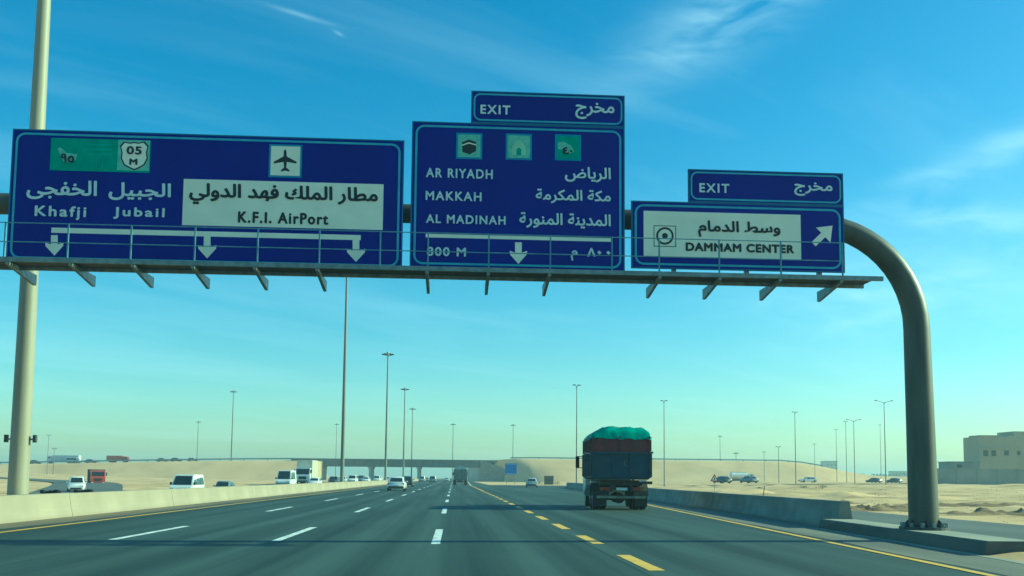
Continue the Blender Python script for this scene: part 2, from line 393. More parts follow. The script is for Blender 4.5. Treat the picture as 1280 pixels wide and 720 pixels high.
gr_ = thing('guard_rail', 'dark guard rail along the top of the left sand embankment', 'guard rail', (0, BY + 1.0, 0))
for i in range(40):
    x = -62 - i * 9; MB().box((x - .1, 0, top_l(x) - .1), (x + .1, .15, top_l(x) + .9)).build('rail_post', dark_steel, gr_)
MB().loft([[(x, 0, top_l(x) + .45), (x, .1, top_l(x) + .45), (x, .1, top_l(x) + .95), (x, 0, top_l(x) + .95)] for x in axis([(-416, -62, 10)])]).build('rail_beam', galv, gr_)
g2 = thing('guard_rail', 'thin guard rail along the top of the right sand embankment', 'guard rail', (0, BY + 1.0, 0))
for i in range(14):
    x = 24 + i * 9; MB().box((x - .1, 0, top_r(x) - .1), (x + .1, .15, top_r(x) + .7)).build('rail_post', dark_steel, g2)
MB().loft([[(x, 0, top_r(x) + .3), (x, .1, top_r(x) + .3), (x, .1, top_r(x) + .75), (x, 0, top_r(x) + .75)] for x in axis([(22, 146, 9)])]).build('rail_beam', galv, g2)

# ------------------------------------------------------------------ barriers and plinth
def jersey(name, m, path, h, wt, wb, label, cat, step=4.0, seed=0, ends=(0, 0)):
    """double-sided safety barrier: casts butted end to end with narrow joints"""
    root = thing(name, label, cat, (path[0][0], path[0][1], 0)); r = random.Random(seed)
    (x0, y0), (x1, y1) = path; L = math.hypot(x1 - x0, y1 - y0); ang = -atan2(x1 - x0, y1 - y0)
    def prof(k=1.0): return [(-wb / 2, 0), (-wb / 2, .09), (-wt * .72, h * .40), (-wt / 2, h - .03), (-wt / 2 + .03, h), (wt / 2 - .03, h), (wt / 2, h - .03), (wt * .72, h * .40), (wb / 2, .09), (wb / 2, 0)]
    me = MB().prism(prof(), 'y', 0, step - .018).mesh('barrier_block', m)
    root.rotation_euler = (0, 0, ang)
    for i in range(int(L / step)):
        o = link('barrier_block', me, root, (r.uniform(-.004, .004), i * step, r.uniform(-.008, .004)))
    return root
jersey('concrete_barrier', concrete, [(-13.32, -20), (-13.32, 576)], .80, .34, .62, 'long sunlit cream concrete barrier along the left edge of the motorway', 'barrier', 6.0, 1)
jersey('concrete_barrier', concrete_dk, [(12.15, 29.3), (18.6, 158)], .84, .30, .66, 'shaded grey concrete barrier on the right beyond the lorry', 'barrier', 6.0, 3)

plinth_m = mat('stained_concrete', (.15, .15, .13), (.10, .105, .095), .9, 1.2, (1, .4, 2), .35, 12, detail=9, spec=.2)
pl = thing('concrete_plinth', 'low concrete kerb block under the right gantry column', 'plinth', (0, 0, 0))
def plx(y): return 10.62 + .066 * (y - 18.7)
MB().loft([[(plx(y) - .05, y, 0), (plx(y), y, .26), (plx(y) + .05, y, .29), (plx(y) + 1.06, y, .29), (plx(y) + 1.12, y, 0)] for y in axis([(18.7, 29.2, 1.05)])]).build('kerb_block', plinth_m, pl)
strip(lambda y: plx(y) + .07 + .02 * sin(y * 3), lambda y: plx(y) + 1.04, axis([(18.75, 29.1, .5)]), .294).build('dusty_top', dust, pl)
pv = tag(link('pavement_slab', MB().loft([[(plx(y) + 1.16, y, 0), (plx(y) + 1.16, y, .13), (12.5 + .02 * y + .25, y, .13), (12.5 + .02 * y + .25, y, 0)] for y in axis([(4, 29, 2.5)])]).mesh('pavement_slab', dust)), 'pale pavement strip between the kerb block and the service road', 'pavement')
MB().loft([[(plx(y) + 1.2, y, 0), (plx(y) + 1.2, y, .14), (plx(y) + 1.4, y, .15), (plx(y) + 1.4, y, 0)] for y in axis([(4, 18.5, 2.9)])]).build('kerb', concrete_dk, pl)
struct(strip(lambda y: plx(y) - .30 - .05 * sin(y * 1.3), lambda y: plx(y) - .03, axis([(8, 29, .5)]), .016).build('gutter', dust))
sd = []
for j in range(13):
    for i in range(9):
        y = 9.0 + j * .802; a = i / 8.; x = plx(y) - .05 + a * (1.05 + .1 * sin(y * 2))
        sd.append((x, y, .012 + (.03 + .06 * sstep(11, 18.3, y)) * min(1, a * 1.4) * (1 + .25 * noise.noise(Vector((x * 2.5, y * 1.5, 0))))))
stuff(tag(link('sand_drift', MB().add(sd, [(j * 9 + i, j * 9 + i + 1, j * 9 + i + 10, j * 9 + i + 9) for j in range(12) for i in range(8)]).mesh('sand_drift', sand, True)), 'drift of blown sand at the road edge before the kerb block', 'sand'))

# ------------------------------------------------------------------ sign gantry
GY = 23.2
ga = thing('sign_gantry', 'curved steel pipe gantry carrying the overhead signs', 'gantry', (11.6, GY, .29))
BZ = 7.88; ER = 2.6
def gl(x, y, z): return (x - 11.6, y - GY, z - .29)
pts = [(11.60, GY, .29), (11.58, GY, 2.8), (11.55, GY, BZ - ER)]; rads = [.355, .335, .315]
for k in range(1, 13):
    a = pi / 2 * k / 12; pts.append((11.55 - ER + ER * cos(a), GY, BZ - ER + ER * sin(a))); rads.append(.315 - .045 * k / 12)
arm = MB().tube([gl(*p) for p in pts], rads, 28).build('column', steel, ga, True)
MB().tube([gl(11.55 - ER - .02, GY, BZ), gl(-3, GY, BZ + .02), gl(-12.6, GY, BZ)], [.265, .225, .26], 24).build('beam', steel, ga, True)
lp = [(-15.3, GY, .62), (-15.27, GY, BZ - ER)] + [(-15.25 + ER - ER * cos(pi / 2 * k / 12), GY, BZ - ER + ER * sin(pi / 2 * k / 12)) for k in range(1, 13)]
MB().tube([gl(*p) for p in lp], .30, 24).build('column', steel, ga, True)
for cxx, zz in ((11.6, .29), (-15.3, .62)):
    bp = MB().tube([gl(cxx, GY, zz + .006), gl(cxx, GY, zz + .07)], .58, 24).build('base_plate', dark_steel, ga)
    for k in range(12):
        a = 2 * pi * k / 12
        MB().tube([gl(cxx + .5 * cos(a), GY + .5 * sin(a), zz + .05), gl(cxx + .5 * cos(a), GY + .5 * sin(a), zz + .17)], .05, 6).build('anchor_bolt', galv, bp)
        if k % 2 == 0:
            c_, s_ = cos(a + .26), sin(a + .26)
            MB().add([gl(cxx + .34 * c_ - .015 * s_, GY + .34 * s_ + .015 * c_, zz + .05), gl(cxx + .56 * c_ - .015 * s_, GY + .56 * s_ + .015 * c_, zz + .05), gl(cxx + .34 * c_ - .015 * s_, GY + .34 * s_ + .015 * c_, zz + .28),
                      gl(cxx + .34 * c_ + .015 * s_, GY + .34 * s_ - .015 * c_, zz + .05), gl(cxx + .56 * c_ + .015 * s_, GY + .56 * s_ - .015 * c_, zz + .05), gl(cxx + .34 * c_ + .015 * s_, GY + .34 * s_ - .015 * c_, zz + .28)],
                     [(0, 1, 2), (5, 4, 3), (0, 3, 4, 1), (1, 4, 5, 2), (2, 5, 3, 0)]).build('gusset', dark_steel, bp)
# maintenance walkway under the signs
WZ = 6.13
MB().box(gl(-10.9, 21.52, WZ), gl(9.95, 21.60, WZ + .10)).build('walkway_edge', galv, ga)
MB().box(gl(-10.9, 22.14, WZ - .06), gl(9.75, 22.20, WZ + .05)).build('walkway_edge', galv, ga)
for k in range(5):
    y = 21.66 + k * .093
    MB().box(gl(-10.85, y, WZ + .01), gl(9.72, y + .072, WZ + .045)).build('walkway_slat', dark_steel, ga)
bxs = [at(px_, 341, 21.55)[0] for px_ in (8, 87, 165, 240, 318, 396, 533.5, 610.5, 687, 825, 900, 975.5, 1052)]
bme = MB().add([(s * .035, y, z) for s in (-1, 1) for y, z in ((-.72, .0), (-.72, -.06), (.66, -.25), (.74, -.25), (.74, 0))],
               [(0, 1, 2, 3, 4), (9, 8, 7, 6, 5)] + [(i, (i + 1) % 5, 5 + (i + 1) % 5, 5 + i) for i in range(5)]).mesh('support_bracket', galv)
for x in bxs: link('support_bracket', bme, ga, gl(x, 22.26, WZ - .002))
def rail(px0, px1, posts, nm='railing'):
    x0, x1 = at(px0, 300, 21.56)[0], at(px1, 300, 21.56)[0]
    for z in (WZ + .45, WZ + .88): MB().tube([gl(x0, 21.56, z), gl(x1, 21.56, z)], .012, 8).build('handrail', rail_m, ga, True)
    for p in posts:
        x = at(p, 320, 21.56)[0]; MB().box(gl(x - .015, 21.54, WZ + .10), gl(x + .015, 21.58, WZ + .89)).build('railing_post', rail_m, ga)
rail(-20, 1054, [5, 84, 163, 243, 321.7, 399, 475, 535, 611, 688, 765, 824, 899, 976, 1053])
for x in [at(px_, 300, 23)[0] for px_ in (100, 250, 400, 560, 650, 740, 840, 930, 1020)]:      # clamps that hang the boards on the beam
    MB().box(gl(x - .05, 22.78, 6.5), gl(x + .05, 22.90, 9.0 if x > -1 and x < 4 else 8.0)).build('hanger', galv, ga)
    MB().box(gl(x - .07, 22.90, BZ - .33), gl(x + .07, GY + .30, BZ - .27)).build('clamp', galv, ga)

# ------------------------------------------------------------------ lettering
AR = {}
for ch, base, n in (('\u0627', 0xFE8D, 2), ('\u0628', 0xFE8F, 4), ('\u0629', 0xFE93, 2), ('\u062c', 0xFE9D, 4), ('\u062e', 0xFEA5, 4), ('\u062f', 0xFEA9, 2), ('\u0631', 0xFEAD, 2),
                    ('\u0633', 0xFEB1, 4), ('\u0636', 0xFEBD, 4), ('\u0637', 0xFEC1, 4), ('\u0641', 0xFED1, 4), ('\u0643', 0xFED9, 4), ('\u0644', 0xFEDD, 4), ('\u0645', 0xFEE1, 4),
                    ('\u0646', 0xFEE5, 4), ('\u0647', 0xFEE9, 4), ('\u0648', 0xFEED, 2), ('\u0649', 0xFEEF, 2), ('\u064a', 0xFEF1, 4)):
    AR[ch] = (base, n)
def shape(t):
    """Arabic letters to joined presentation forms, laid out right to left"""
    out = []
    for i, ch in enumerate(t):
        if ch not in AR: out.append(ch); continue
        base, n = AR[ch]
        prev = i > 0 and t[i - 1] in AR and AR[t[i - 1]][1] == 4
        nxt = n == 4 and i + 1 < len(t) and t[i + 1] in AR
        out.append(chr(base + (3 if prev and nxt else 2 if nxt else 1 if prev else 0)))
    return ''.join(out)[::-1].replace('\ufe93', '\ufe94')
def text_polys(body, spacing=1.0):
    cu = bpy.data.curves.new('tmp', 'FONT'); cu.body = body; cu.resolution_u = 4; cu.space_character = spacing
    o = bpy.data.objects.new('tmp', cu); COL.objects.link(o); bpy.context.view_layer.update()
    me = bpy.data.meshes.new_from_object(o.evaluated_get(bpy.context.evaluated_depsgraph_get()))
    vs_ = [tuple(v.co[:2]) for v in me.vertices]; fs_ = [tuple(p.vertices) for p in me.polygons]
    bpy.data.objects.remove(o); bpy.data.curves.remove(cu); bpy.data.meshes.remove(me)
    par = list(range(len(vs_)))
    def find(a):
        while par[a] != a: par[a] = par[par[a]]; a = par[a]
        return a
    for f in fs_:
        for b in f[1:]: par[find(b)] = find(f[0])
    comp = {}
    for f in fs_: comp.setdefault(find(f[0]), []).append(f)
    order = sorted(comp, key=lambda c: min(vs_[i][0] for f in comp[c] for i in f))
    lay = [0] * len(vs_)
    for k, c in enumerate(order):
        for f in comp[c]:
            for i in f: lay[i] = k % 3
    return vs_, fs_, lay
def lettering(body, box, Y0, m, parent, org, spacing=1.0, bold=0.0, y=-.004, name='lettering', arabic=False):
    """text fitted into the picture box (x0,y0,x1,y1) measured on the board's plane; a solid film of a few millimetres"""
    vs_, fs_, lay = text_polys(shape(body) if arabic else body, spacing)
    xs = [v[0] for v in vs_]; zs = [v[1] for v in vs_]
    (X0, Z0), (X1, Z1) = prect(box, Y0)
    bx0, bx1, bz0, bz1 = min(xs), max(xs), min(zs), max(zs)
    sx, sz = (X1 - X0 - 2 * bold) / (bx1 - bx0), (Z1 - Z0 - 2 * bold) / (bz1 - bz0)
    offs = [(0, 0)] if not bold else [(bold * cos(a), bold * sin(a)) for a in [k * pi / 4 for k in range(8)]]
    par = list(range(len(vs_)))                       # one object for each word
    iv = sorted((min(vs_[i][0] for i in f), max(vs_[i][0] for i in f), k) for k, f in enumerate(fs_)); words = []; end = None
    for a, b, k in iv:
        if end is None or a - end > .17 * (spacing if spacing > 1 else 1): words.append([])
        words[-1].append(k); end = b if end is None else max(end, b)
    for wd in words:
        used = sorted({i for k in wd for i in fs_[k]}); ix = {v: n for n, v in enumerate(used)}; V, Fc = [], []
        for k, (ox, oz) in enumerate(offs):
            o = len(V)
            for q in used:
                (vx_, vz_), l = vs_[q], lay[q]; V.append((X0 + bold + (vx_ - bx0) * sx + ox - org[0], y - .0006 * (l + 3 * k), Z0 + bold + (vz_ - bz0) * sz + oz - org[2]))
            Fc += [tuple(ix[i] + o for i in fs_[f]) for f in wd]
        me = bpy.data.meshes.new(name); me.from_pydata(V, [], Fc); me.materials.append(m)
        link(name, me, parent)
def prect(box, Y0):
    """axis-aligned rectangle in the board's plane from a picture box"""
    cxp, cyp = (box[0] + box[2]) / 2, (box[1] + box[3]) / 2
    xl = at(box[0], cyp, Y0)[0]; xr = at(box[2], cyp, Y0)[0]; zt = at(cxp, box[1], Y0)[1]; zb = at(cxp, box[3], Y0)[1]
    return (xl, zb), (xr, zt)
SY = 22.7
class Board:
    def __init__(s, label, x0, z0, x1, z1):
        s.org = (x0, SY, z0); s.root = thing('direction_sign', label, 'road sign', s.org, 0, 'overhead direction signs')
        s.panel = s.plate((x0, z0, x1, z1), 'panel'); s.border((x0, z0, x1, z1), s.panel)
    def L(s, x, z, y=0): return (x - s.org[0], y, z - s.org[2])
    def plate(s, r, name):
        x0, z0, x1, z1 = r
        o = MB().box(s.L(x0, z0, 0), s.L(x1, z1, .05)).build(name, sign_blue, s.root)
        nb = max(2, int((x1 - x0) / 1.4))
        for k in range(nb):
            xx = x0 + (k + .5) * (x1 - x0) / nb; MB().box(s.L(xx - .03, z0 + .05, .05), s.L(xx + .03, z1 - .05, .08)).build('stiffener', sign_back, o)
        return o
    def border(s, r, parent, inset=.085, wd=.05, rad=.22):
        x0, z0, x1, z1 = r[0] + inset, r[1] + inset, r[2] - inset, r[3] - inset
        def rr(d):
            P = []
            for (qx, qz, a0) in ((x1 - rad, z1 - rad, 0), (x0 + rad, z1 - rad, pi / 2), (x0 + rad, z0 + rad, pi), (x1 - rad, z0 + rad, 1.5 * pi)):
                for k in range(7): a = a0 + pi / 2 * k / 6; P.append(s.L(qx + (rad - d) * cos(a), qz + (rad - d) * sin(a), -.003))
            return P
        a, b = rr(0), rr(wd); n = len(a)
        MB().add(a + b, [(i, (i + 1) % n, n + (i + 1) % n, n + i) for i in range(n)]).build('border_line', letter_border, parent)
        # the outer rim of the plate
        X0, Z0, X1, Z1 = r; e = .03
        MB().add([s.L(X0, Z0, -.002), s.L(X1, Z0, -.002), s.L(X1, Z1, -.002), s.L(X0, Z1, -.002), s.L(X0 + e, Z0 + e, -.002), s.L(X1 - e, Z0 + e, -.002), s.L(X1 - e, Z1 - e, -.002), s.L(X0 + e, Z1 - e, -.002)],
                 [(i, (i + 1) % 4, 4 + (i + 1) % 4, 4 + i) for i in range(4)]).build('rim', sign_rim_dk, parent)
    def patch(s, box, m, name, y=-.004, parent=None, rim=None):
        (a, b), (c, d) = prect(box, SY)
        o = MB().box(s.L(a, b, y), s.L(c, d, -.0005)).build(name, m, parent or s.panel)
        if rim:
            e = .045; MB().box(s.L(a - e, b - e, y * .5), s.L(c + e, d + e, -.0004)).build('patch_rim', rim, o)
        return o
    def text(s, body, box, m, spacing=1.0, bold=0.0, arabic=False, parent=None, y=-.005):
        return lettering(body, box, SY, m, parent or s.panel, s.org, spacing, bold, y, arabic=arabic)
    def shape2(s, pts, m, name, y=-.006, parent=None):
        """filled outline given as picture points"""
        P = [at(px_, py_, SY) for px_, py_ in pts]
        return MB().loft([[s.L(x, z, y) for x, z in P], [s.L(x, z, -.0006) for x, z in P]]).build(name, m, parent or s.panel)
    def arrow(s, x, y0, y1, wd=23):
        hw = wd / 2; st = 4.2; hy = y1 - 14
        return s.shape2([(x - st, y0), (x + st, y0), (x + st, hy), (x + hw, hy - 2.5), (x + hw - .5, hy + 2), (x, y1), (x - hw + .5, hy + 2), (x - hw, hy - 2.5), (x - st, hy)], sign_white, 'lane_arrow')
letter_border = mat('border_film', (.16, .44, .52), (.12, .36, .45), .5, 3)
sign_rim_dk = mat('sign_edge', (.03, .14, .25), None, .5, 3)

# --- left board: airport, Jubail, Khafji
B = Board('widest overhead blue sign on the left, with aeroplane symbol and airport panel', -10.49, 6.37, -1.30, 9.56)
rt = B.patch((63, 174, 188, 214.5), sign_green, 'route_panel')
B.patch((147, 175.2, 187, 213.5), sign_pale_green, 'shield_panel', -.007, rt)
def shield(k, yy, m, nm):
    q = [(0, -17), (6, -16), (13, -17.5), (18, -12), (16, -4), (17, 4), (13, 12), (6, 16), (0, 18.5)]
    P = [(168 + x * k, 194.5 + y * k) for x, y in q] + [(168 - x * k, 194.5 + y * k) for x, y in q[-2:0:-1]]
    return B.shape2(P, m, nm, yy, rt)
shield(1.0, -.010, letter_black, 'shield_outline'); shield(.90, -.013, sign_white, 'shield_face')
B.text('05', (158.5, 183, 177.5, 193.5), letter_black, 1.1, .010, parent=rt, y=-.015); B.text('M', (162, 198.5, 172, 206.5), letter_black, 1, .010, parent=rt, y=-.015)
B.shape2([(72, 186), (76, 184), (84, 191), (97, 193), (95, 200), (88, 204), (79, 202), (75, 193)], sign_pale_green, 'route_blob', -.009, rt)
B.text('\u0669\u0665', (76, 192, 93, 203.5), letter_black, 1, .010, parent=rt, y=-.012)
B.text('N', (120, 200, 129, 210), mat('faded_print', (.06, .42, .3), None, .5), 1, .006, parent=rt, y=-.006)
for yy in (180, 186, 192): B.patch((104, yy, 140, yy + 1.6), mat('faded_print', (.06, .42, .3), None, .5), 'faded_line', -.006, rt)
B.text('\u0627\u0644\u062c\u0628\u064a\u0644', (136, 228.5, 214, 251), letter_white, 1, .013, True)
B.text('\u0627\u0644\u062e\u0641\u062c\u0649', (33.5, 225, 121.5, 250), letter_white, 1, .013, True)
B.text('Khafji', (43.5, 257.5, 108, 275), letter_white, 1.25, .011); B.text('Jubail', (142, 259.5, 206, 274.5), letter_white, 1.25, .011)
pp = B.patch((338.5, 183, 375, 219.5), sign_white, 'symbol_panel', -.006, rim=sign_rim)
pl_pts = [(0, -16), (1.7, -13.5), (2.1, -6), (15, 1.5), (15, 4), (2.1, 1.6), (1.4, 9.5), (5.6, 13.2), (5.6, 15.2), (0, 13.6)]
B.shape2([(356.5 + x * .95, 201 + y * .9) for x, y in pl_pts] + [(356.5 - x * .95, 201 + y * .9) for x, y in pl_pts[-2:0:-1]], letter_black, 'aeroplane', -.010, pp)
wp = B.patch((228.5, 227, 479, 284.5), sign_white, 'airport_panel')
B.text('\u0645\u0637\u0627\u0631 \u0627\u0644\u0645\u0644\u0643 \u0641\u0647\u062f \u0627\u0644\u062f\u0648\u0644\u064a', (236.5, 231.5, 472.5, 258.5), letter_black, 1, .016, True, wp)
B.text('K.F.I. AirPort', (297.5, 265.5, 410.5, 280), letter_black, 1.2, .013, parent=wp)
B.patch((64, 289.2, 451, 295.6), sign_white, 'rule_bar')
for x, y0, y1 in ((68, 294, 319.5), (259, 295, 323), (445, 296, 327.5)): B.arrow(x, y0, y1)

# --- middle board: Riyadh, Makkah, Madinah
B = Board('tall overhead blue sign in the middle, with three city names and three small symbols', -1.12, 6.45, 4.07, 10.05)
ep = B.plate((.30, 10.055, 4.07, 10.86), 'exit_panel'); B.border((.30, 10.055, 4.07, 10.86), ep, .06, .04, .17)
B.text('EXIT', (600.5, 131.5, 638, 143), letter_white, 1.25, .010, parent=ep); B.text('\u0645\u062e\u0631\u062c', (719, 128.5, 768, 149.5), letter_white, 1, .011, True, ep)
ic = [B.patch((x0, y0, x0 + 28, y0 + 28), m, 'symbol_panel', -.006, rim=sign_rim) for x0, y0, m in ((572.5, 168.5, sign_pale_green), (634.5, 169.5, sign_pale_green), (696, 170.5, sign_green))]
B.shape2([(577.5, 178), (586, 174.5), (595, 177.5), (595, 189), (587, 193), (578, 190)], letter_black, 'cube_building', -.010, ic[0])
B.shape2([(577.5, 181), (586, 178), (595, 180.5), (595, 182), (586, 179.6), (577.5, 182.6)], sign_white, 'cloth_band', -.012, ic[0])
B.shape2([(640, 194), (640, 184), (643, 179), (648.5, 174.5), (654, 179), (657, 184), (657, 194)], mat('faded_symbol', (.42, .66, .42), None, .5), 'dome', -.010, ic[1])
B.shape2([(645.5, 194), (645.5, 187), (648.5, 184.5), (651.5, 187), (651.5, 194)], sign_green, 'doorway', -.012, ic[1])
B.shape2([(697, 178), (704, 177), (714, 182), (718, 190), (710, 193), (703, 188), (697, 186)], sign_pale_green, 'route_blob', -.010, ic[2])
B.text('\u0664\u0660', (703, 184, 716, 193), letter_black, 1, .012, parent=ic[2], y=-.012)
for t, b in (('AR RIYADH', (532.5, 211, 616, 222.8)), ('MAKKAH', (532, 239.5, 602, 251)), ('AL MADINAH', (532.5, 269, 632, 280))): B.text(t, b, letter_white, 1.2, .008)
for t, b in (('\u0627\u0644\u0631\u064a\u0627\u0636', (706, 209, 763.5, 228)), ('\u0645\u0643\u0629 \u0627\u0644\u0645\u0643\u0631\u0645\u0629', (669.5, 237, 763.5, 255)),
             ('\u0627\u0644\u0645\u062f\u064a\u0646\u0629 \u0627\u0644\u0645\u0646\u0648\u0631\u0629', (649, 266.5, 763.5, 286))): B.text(t, b, letter_white, 1, .010, True)
B.patch((532, 295, 763.5, 299.5), sign_white, 'rule_bar'); B.text('800 M', (533.5, 309, 582.5, 320.5), letter_white, 1.2, .009)
B.arrow(648, 303, 330, 22); B.text('\u0645', (713.5, 313, 722, 326), letter_white, 1, .010, True); B.text('\u0660\u0660', (746.5, 313.5, 763, 318.5), letter_white, 1.3, .010)
B.shape2([(738.2, 310), (740.2, 310), (744.6, 320.5), (741.8, 320.5), (739.2, 313.4), (736.6, 320.5), (733.8, 320.5)], letter_white, 'lettering', -.008)

# --- right board: Dammam centre
B = Board('smallest overhead blue sign on the right, with pale town centre panel and slanted arrow', 4.23, 6.56, 9.53, 8.23)
ep = B.plate((5.64, 8.235, 9.53, 9.06), 'exit_panel'); B.border((5.64, 8.235, 9.53, 9.06), ep, .06, .04, .17)
B.text('EXIT', (874, 229.5, 911.5, 241), letter_white, 1.25, .010, parent=ep); B.text('\u0645\u062e\u0631\u062c', (992.5, 228, 1040.5, 245.5), letter_white, 1, .011, True, ep)
wp = B.patch((804.5, 266, 1001, 322), sign_white, 'town_panel')
B.patch((817, 282, 845, 308.5), letter_black, 'symbol_square', -.0055, wp); B.patch((818, 283, 844, 307.6), sign_white, 'symbol_face', -.008, wp)
def disc(r, y, m, nm): B.shape2([(831 + r * cos(a), 295 + r * sin(a)) for a in [2 * pi * k / 28 for k in range(28)]], m, nm, y, wp)
disc(11, -.010, letter_black, 'ring'); disc(8.4, -.012, sign_white, 'ring_face'); disc(3.6, -.014, letter_black, 'centre_dot')
B.text('\u0648\u0633\u0637 \u0627\u0644\u062f\u0645\u0627\u0645', (872.5, 276.5, 975.5, 297.5), letter_black, 1, .014, True, wp)
B.text('DAMMAM CENTER', (857, 304.5, 992.5, 315.5), letter_black, 1.1, .014, parent=wp)
B.shape2([(1014.5, 302.5), (1026.5, 291), (1020, 284.5), (1040.5, 282), (1038, 303), (1031.5, 296.5), (1019.5, 308)], sign_white, 'slant_arrow')

# ------------------------------------------------------------------ lighting masts and lamp posts
def mast(x, y, zb, h, r0, r1, label, head, group, az=0.0, boxes=False):
    t = thing('light_mast' if h > 20 else 'street_lamp', label, 'lamp post', (x, y, zb), az, group)
    n = 20 if r0 > .2 else 10
    MB().tube([(0, 0, 0), (0, 0, h * .5), (0, 0, h)], [r0, (r0 + r1) / 2 * 1.03, r1], n).build('pole', pole_m if r0 > .3 else lamp_m, t, True)
    MB().tube([(0, 0, -.05), (0, 0, .06)], r0 * 1.9, 16).build('base_flange', dark_steel, t)
    if head == 'ring':
        MB().tube([(0, 0, h - .5), (0, 0, h + .3)], [.35, .28], 12).build('head_cap', galv, t)
        for k in range(6):
            a = pi * k / 3; d = Vector((cos(a), sin(a), 0))
            MB().tube([(0, 0, h - .1), d * .95 + Vector((0, 0, h - .1))], .05, 6).build('lamp_arm', galv, t)
            MB().cbox((d.x * 1.05, d.y * 1.05, h - .25), (.5, .5, .25)).build('floodlight', dark_steel, t)
    else:
        for s in (-1, 1):
            q_ = .72 if head == 'double' else .10
            a = MB().tube([(0, 0, h - .15), (s * .8 * q_, 0, h + .10), (s * 1.9 * q_, 0, h + .32)], [.06, .05, .045], 8).build('lamp_arm', galv, t, True)
            MB().loft([[(s * (q - 1.9 + 1.9 * q_), yy * ww, h + .32 + zz) for yy, zz in ((-.18, -.06), (.18, -.06), (.12, .07), (-.12, .07))] for q, ww in ((1.85, .7), (2.05, 1), (2.35, .6))]).build('lamp_head', dark_steel, a)
    if boxes:
        for s in (-1, 1):
            MB().box((s * r0 * .9 - .04, -.04, 2.0), (s * .46, .04, 2.06)).build('bracket', galv, t)
            MB().cbox((s * .48, 0, 2.05), (.10, .14, .26)).build('loudspeaker', dark_steel, t)
    return t
GM = 'tall masts along the median'
mast(-14.88, 34.0, .60, 28, .335, .15, 'thick nearest light mast rising behind the left sign', 'ring', GM, boxes=True)
for x, y, lb in ((-14.75, 129, 'tall light mast whose top is hidden by the sign walkway'), (-14.7, 210, 'median light mast above the white saloon car'), (-15.2, 294, 'second most distant thin light mast in the median'), (-16.4, 378, 'farthest thin light mast of the median row')):
    mast(x, y, .6 if y < 350 else .5, 31.5 if y < 150 else 27.8, .27, .13, lb, 'ring', GM)
def lamp(px_, top, Y, zb, head, label, group='street lamps around the junction', r0=.12, r1=.06):
    x, zt = at(px_, top, Y); mast(x, Y, zb, zt - zb, r0, r1, label, head, group, random.uniform(-.3, .3))
lamp(292, 489, 380, top_l(-85), 'ring', 'light mast standing on the left embankment above the dark car', GM, .28, .14)
lamp(248, 527, 520, 0, 'ring', 'faint light mast beyond the left embankment', GM, .28, .14)
lamp(721, 484, 142, 0, 'single', 'street lamp just left of the loaded lorry', r0=.105, r1=.06)
lamp(830, 503, 176, .25, 'single', 'street lamp just right of the loaded lorry', r0=.105, r1=.06)
lamp(993.5, 517, 200, .95, 'single', 'single street lamp on the sand behind the barrier end', r0=.105, r1=.06)
lamp(1105, 503, 172, .9, 'double', 'tallest twin-arm street lamp left of the gantry column', r0=.105, r1=.06)
lamp(1067, 526, 215, 1.0, 'double', 'twin-arm street lamp left of the tallest one', r0=.105, r1=.06)
lamp(1057, 528, 260, 1.0, 'single', 'street lamp half hidden beside the twin-arm lamp', r0=.105, r1=.06)
lamp(1045, 538, 300, 1.0, 'single', 'third faint street lamp left of the gantry column', r0=.105, r1=.06)
lamp(1100, 532, 330, 1.0, 'single', 'faint street lamp seen beside the tallest twin-arm lamp', r0=.105, r1=.06)
lamp(973, 560, 230, .9, 'single', 'short street lamp on the sand near the single lamp', r0=.1, r1=.06)
lamp(955, 566, 300, .9, 'single', 'short faint street lamp left of the pair on the sand', r0=.1, r1=.06)
lamp(920, 566, 440, .2, 'ring', 'faint light mast beyond the right embankment', GM, .2, .12)
lamp(641.5, 531, 470, .2, 'ring', 'faint light mast above the blue roadside sign', GM, .24, .13)
lamp(566.5, 530, 450, .2, 'ring', 'faint light mast above the far end of the road', GM, .24, .13)
lamp(61, 545, 300, 1.4, 'single', 'thin lamp post right of the nearest mast', r0=.105, r1=.06)
lamp(68, 562, 260, 1.4, 'single', 'shorter thin lamp post right of the nearest mast', r0=.105, r1=.06)
lamp(1018, 556, 330, 1.0, 'single', 'faint lamp post right of the single lamp on the sand', r0=.105, r1=.06)
lamp(900, 545, 560, .2, 'ring', 'very faint mast on the skyline over the warning sign', GM, .24, .13)
lamp(421, 530, 560, .2, 'ring', 'very faint mast left of the tall median mast', GM, .24, .13)

# ------------------------------------------------------------------ vehicles (forward is +y, origin on the ground at the middle)
def paint(nm, c, r=.3): return mat('car_paint_' + nm, c, tuple(v * .9 for v in c), r, 1.5, coat=.4)
P_WHITE, P_GREY, P_DARK, P_RED, P_SILV = paint('white', (.80, .80, .76)), paint('grey', (.22, .24, .24)), paint('dark', (.03, .038, .042)), paint('red', (.42, .05, .03)), paint('silver', (.5, .52, .5))
def wheel(par, x, y, r, wd, twin=False):
    s = 1 if x > 0 else -1
    prof = [(r * .55, -wd / 2), (r * .93, -wd / 2), (r, -wd / 2 + .03), (r, wd / 2 - .03), (r * .93, wd / 2), (r * .55, wd / 2)]
    n = 20
    def ring(rr, xo): return [(x + xo, y + rr * cos(2 * pi * k / n), r + rr * sin(2 * pi * k / n)) for k in range(n)]
    o = MB().loft([ring(a, b) for a, b in prof]).build('wheel', tyre_m, par, True)
    e = s * (wd / 2 + .004)
    MB().loft([ring(r * .56, e - s * .03), ring(r * .56, e), ring(r * .3, e - s * .05 if twin else e + s * .01), ring(r * .1, e + s * .02)]).build('rim', rim_m, o, True)
    return o
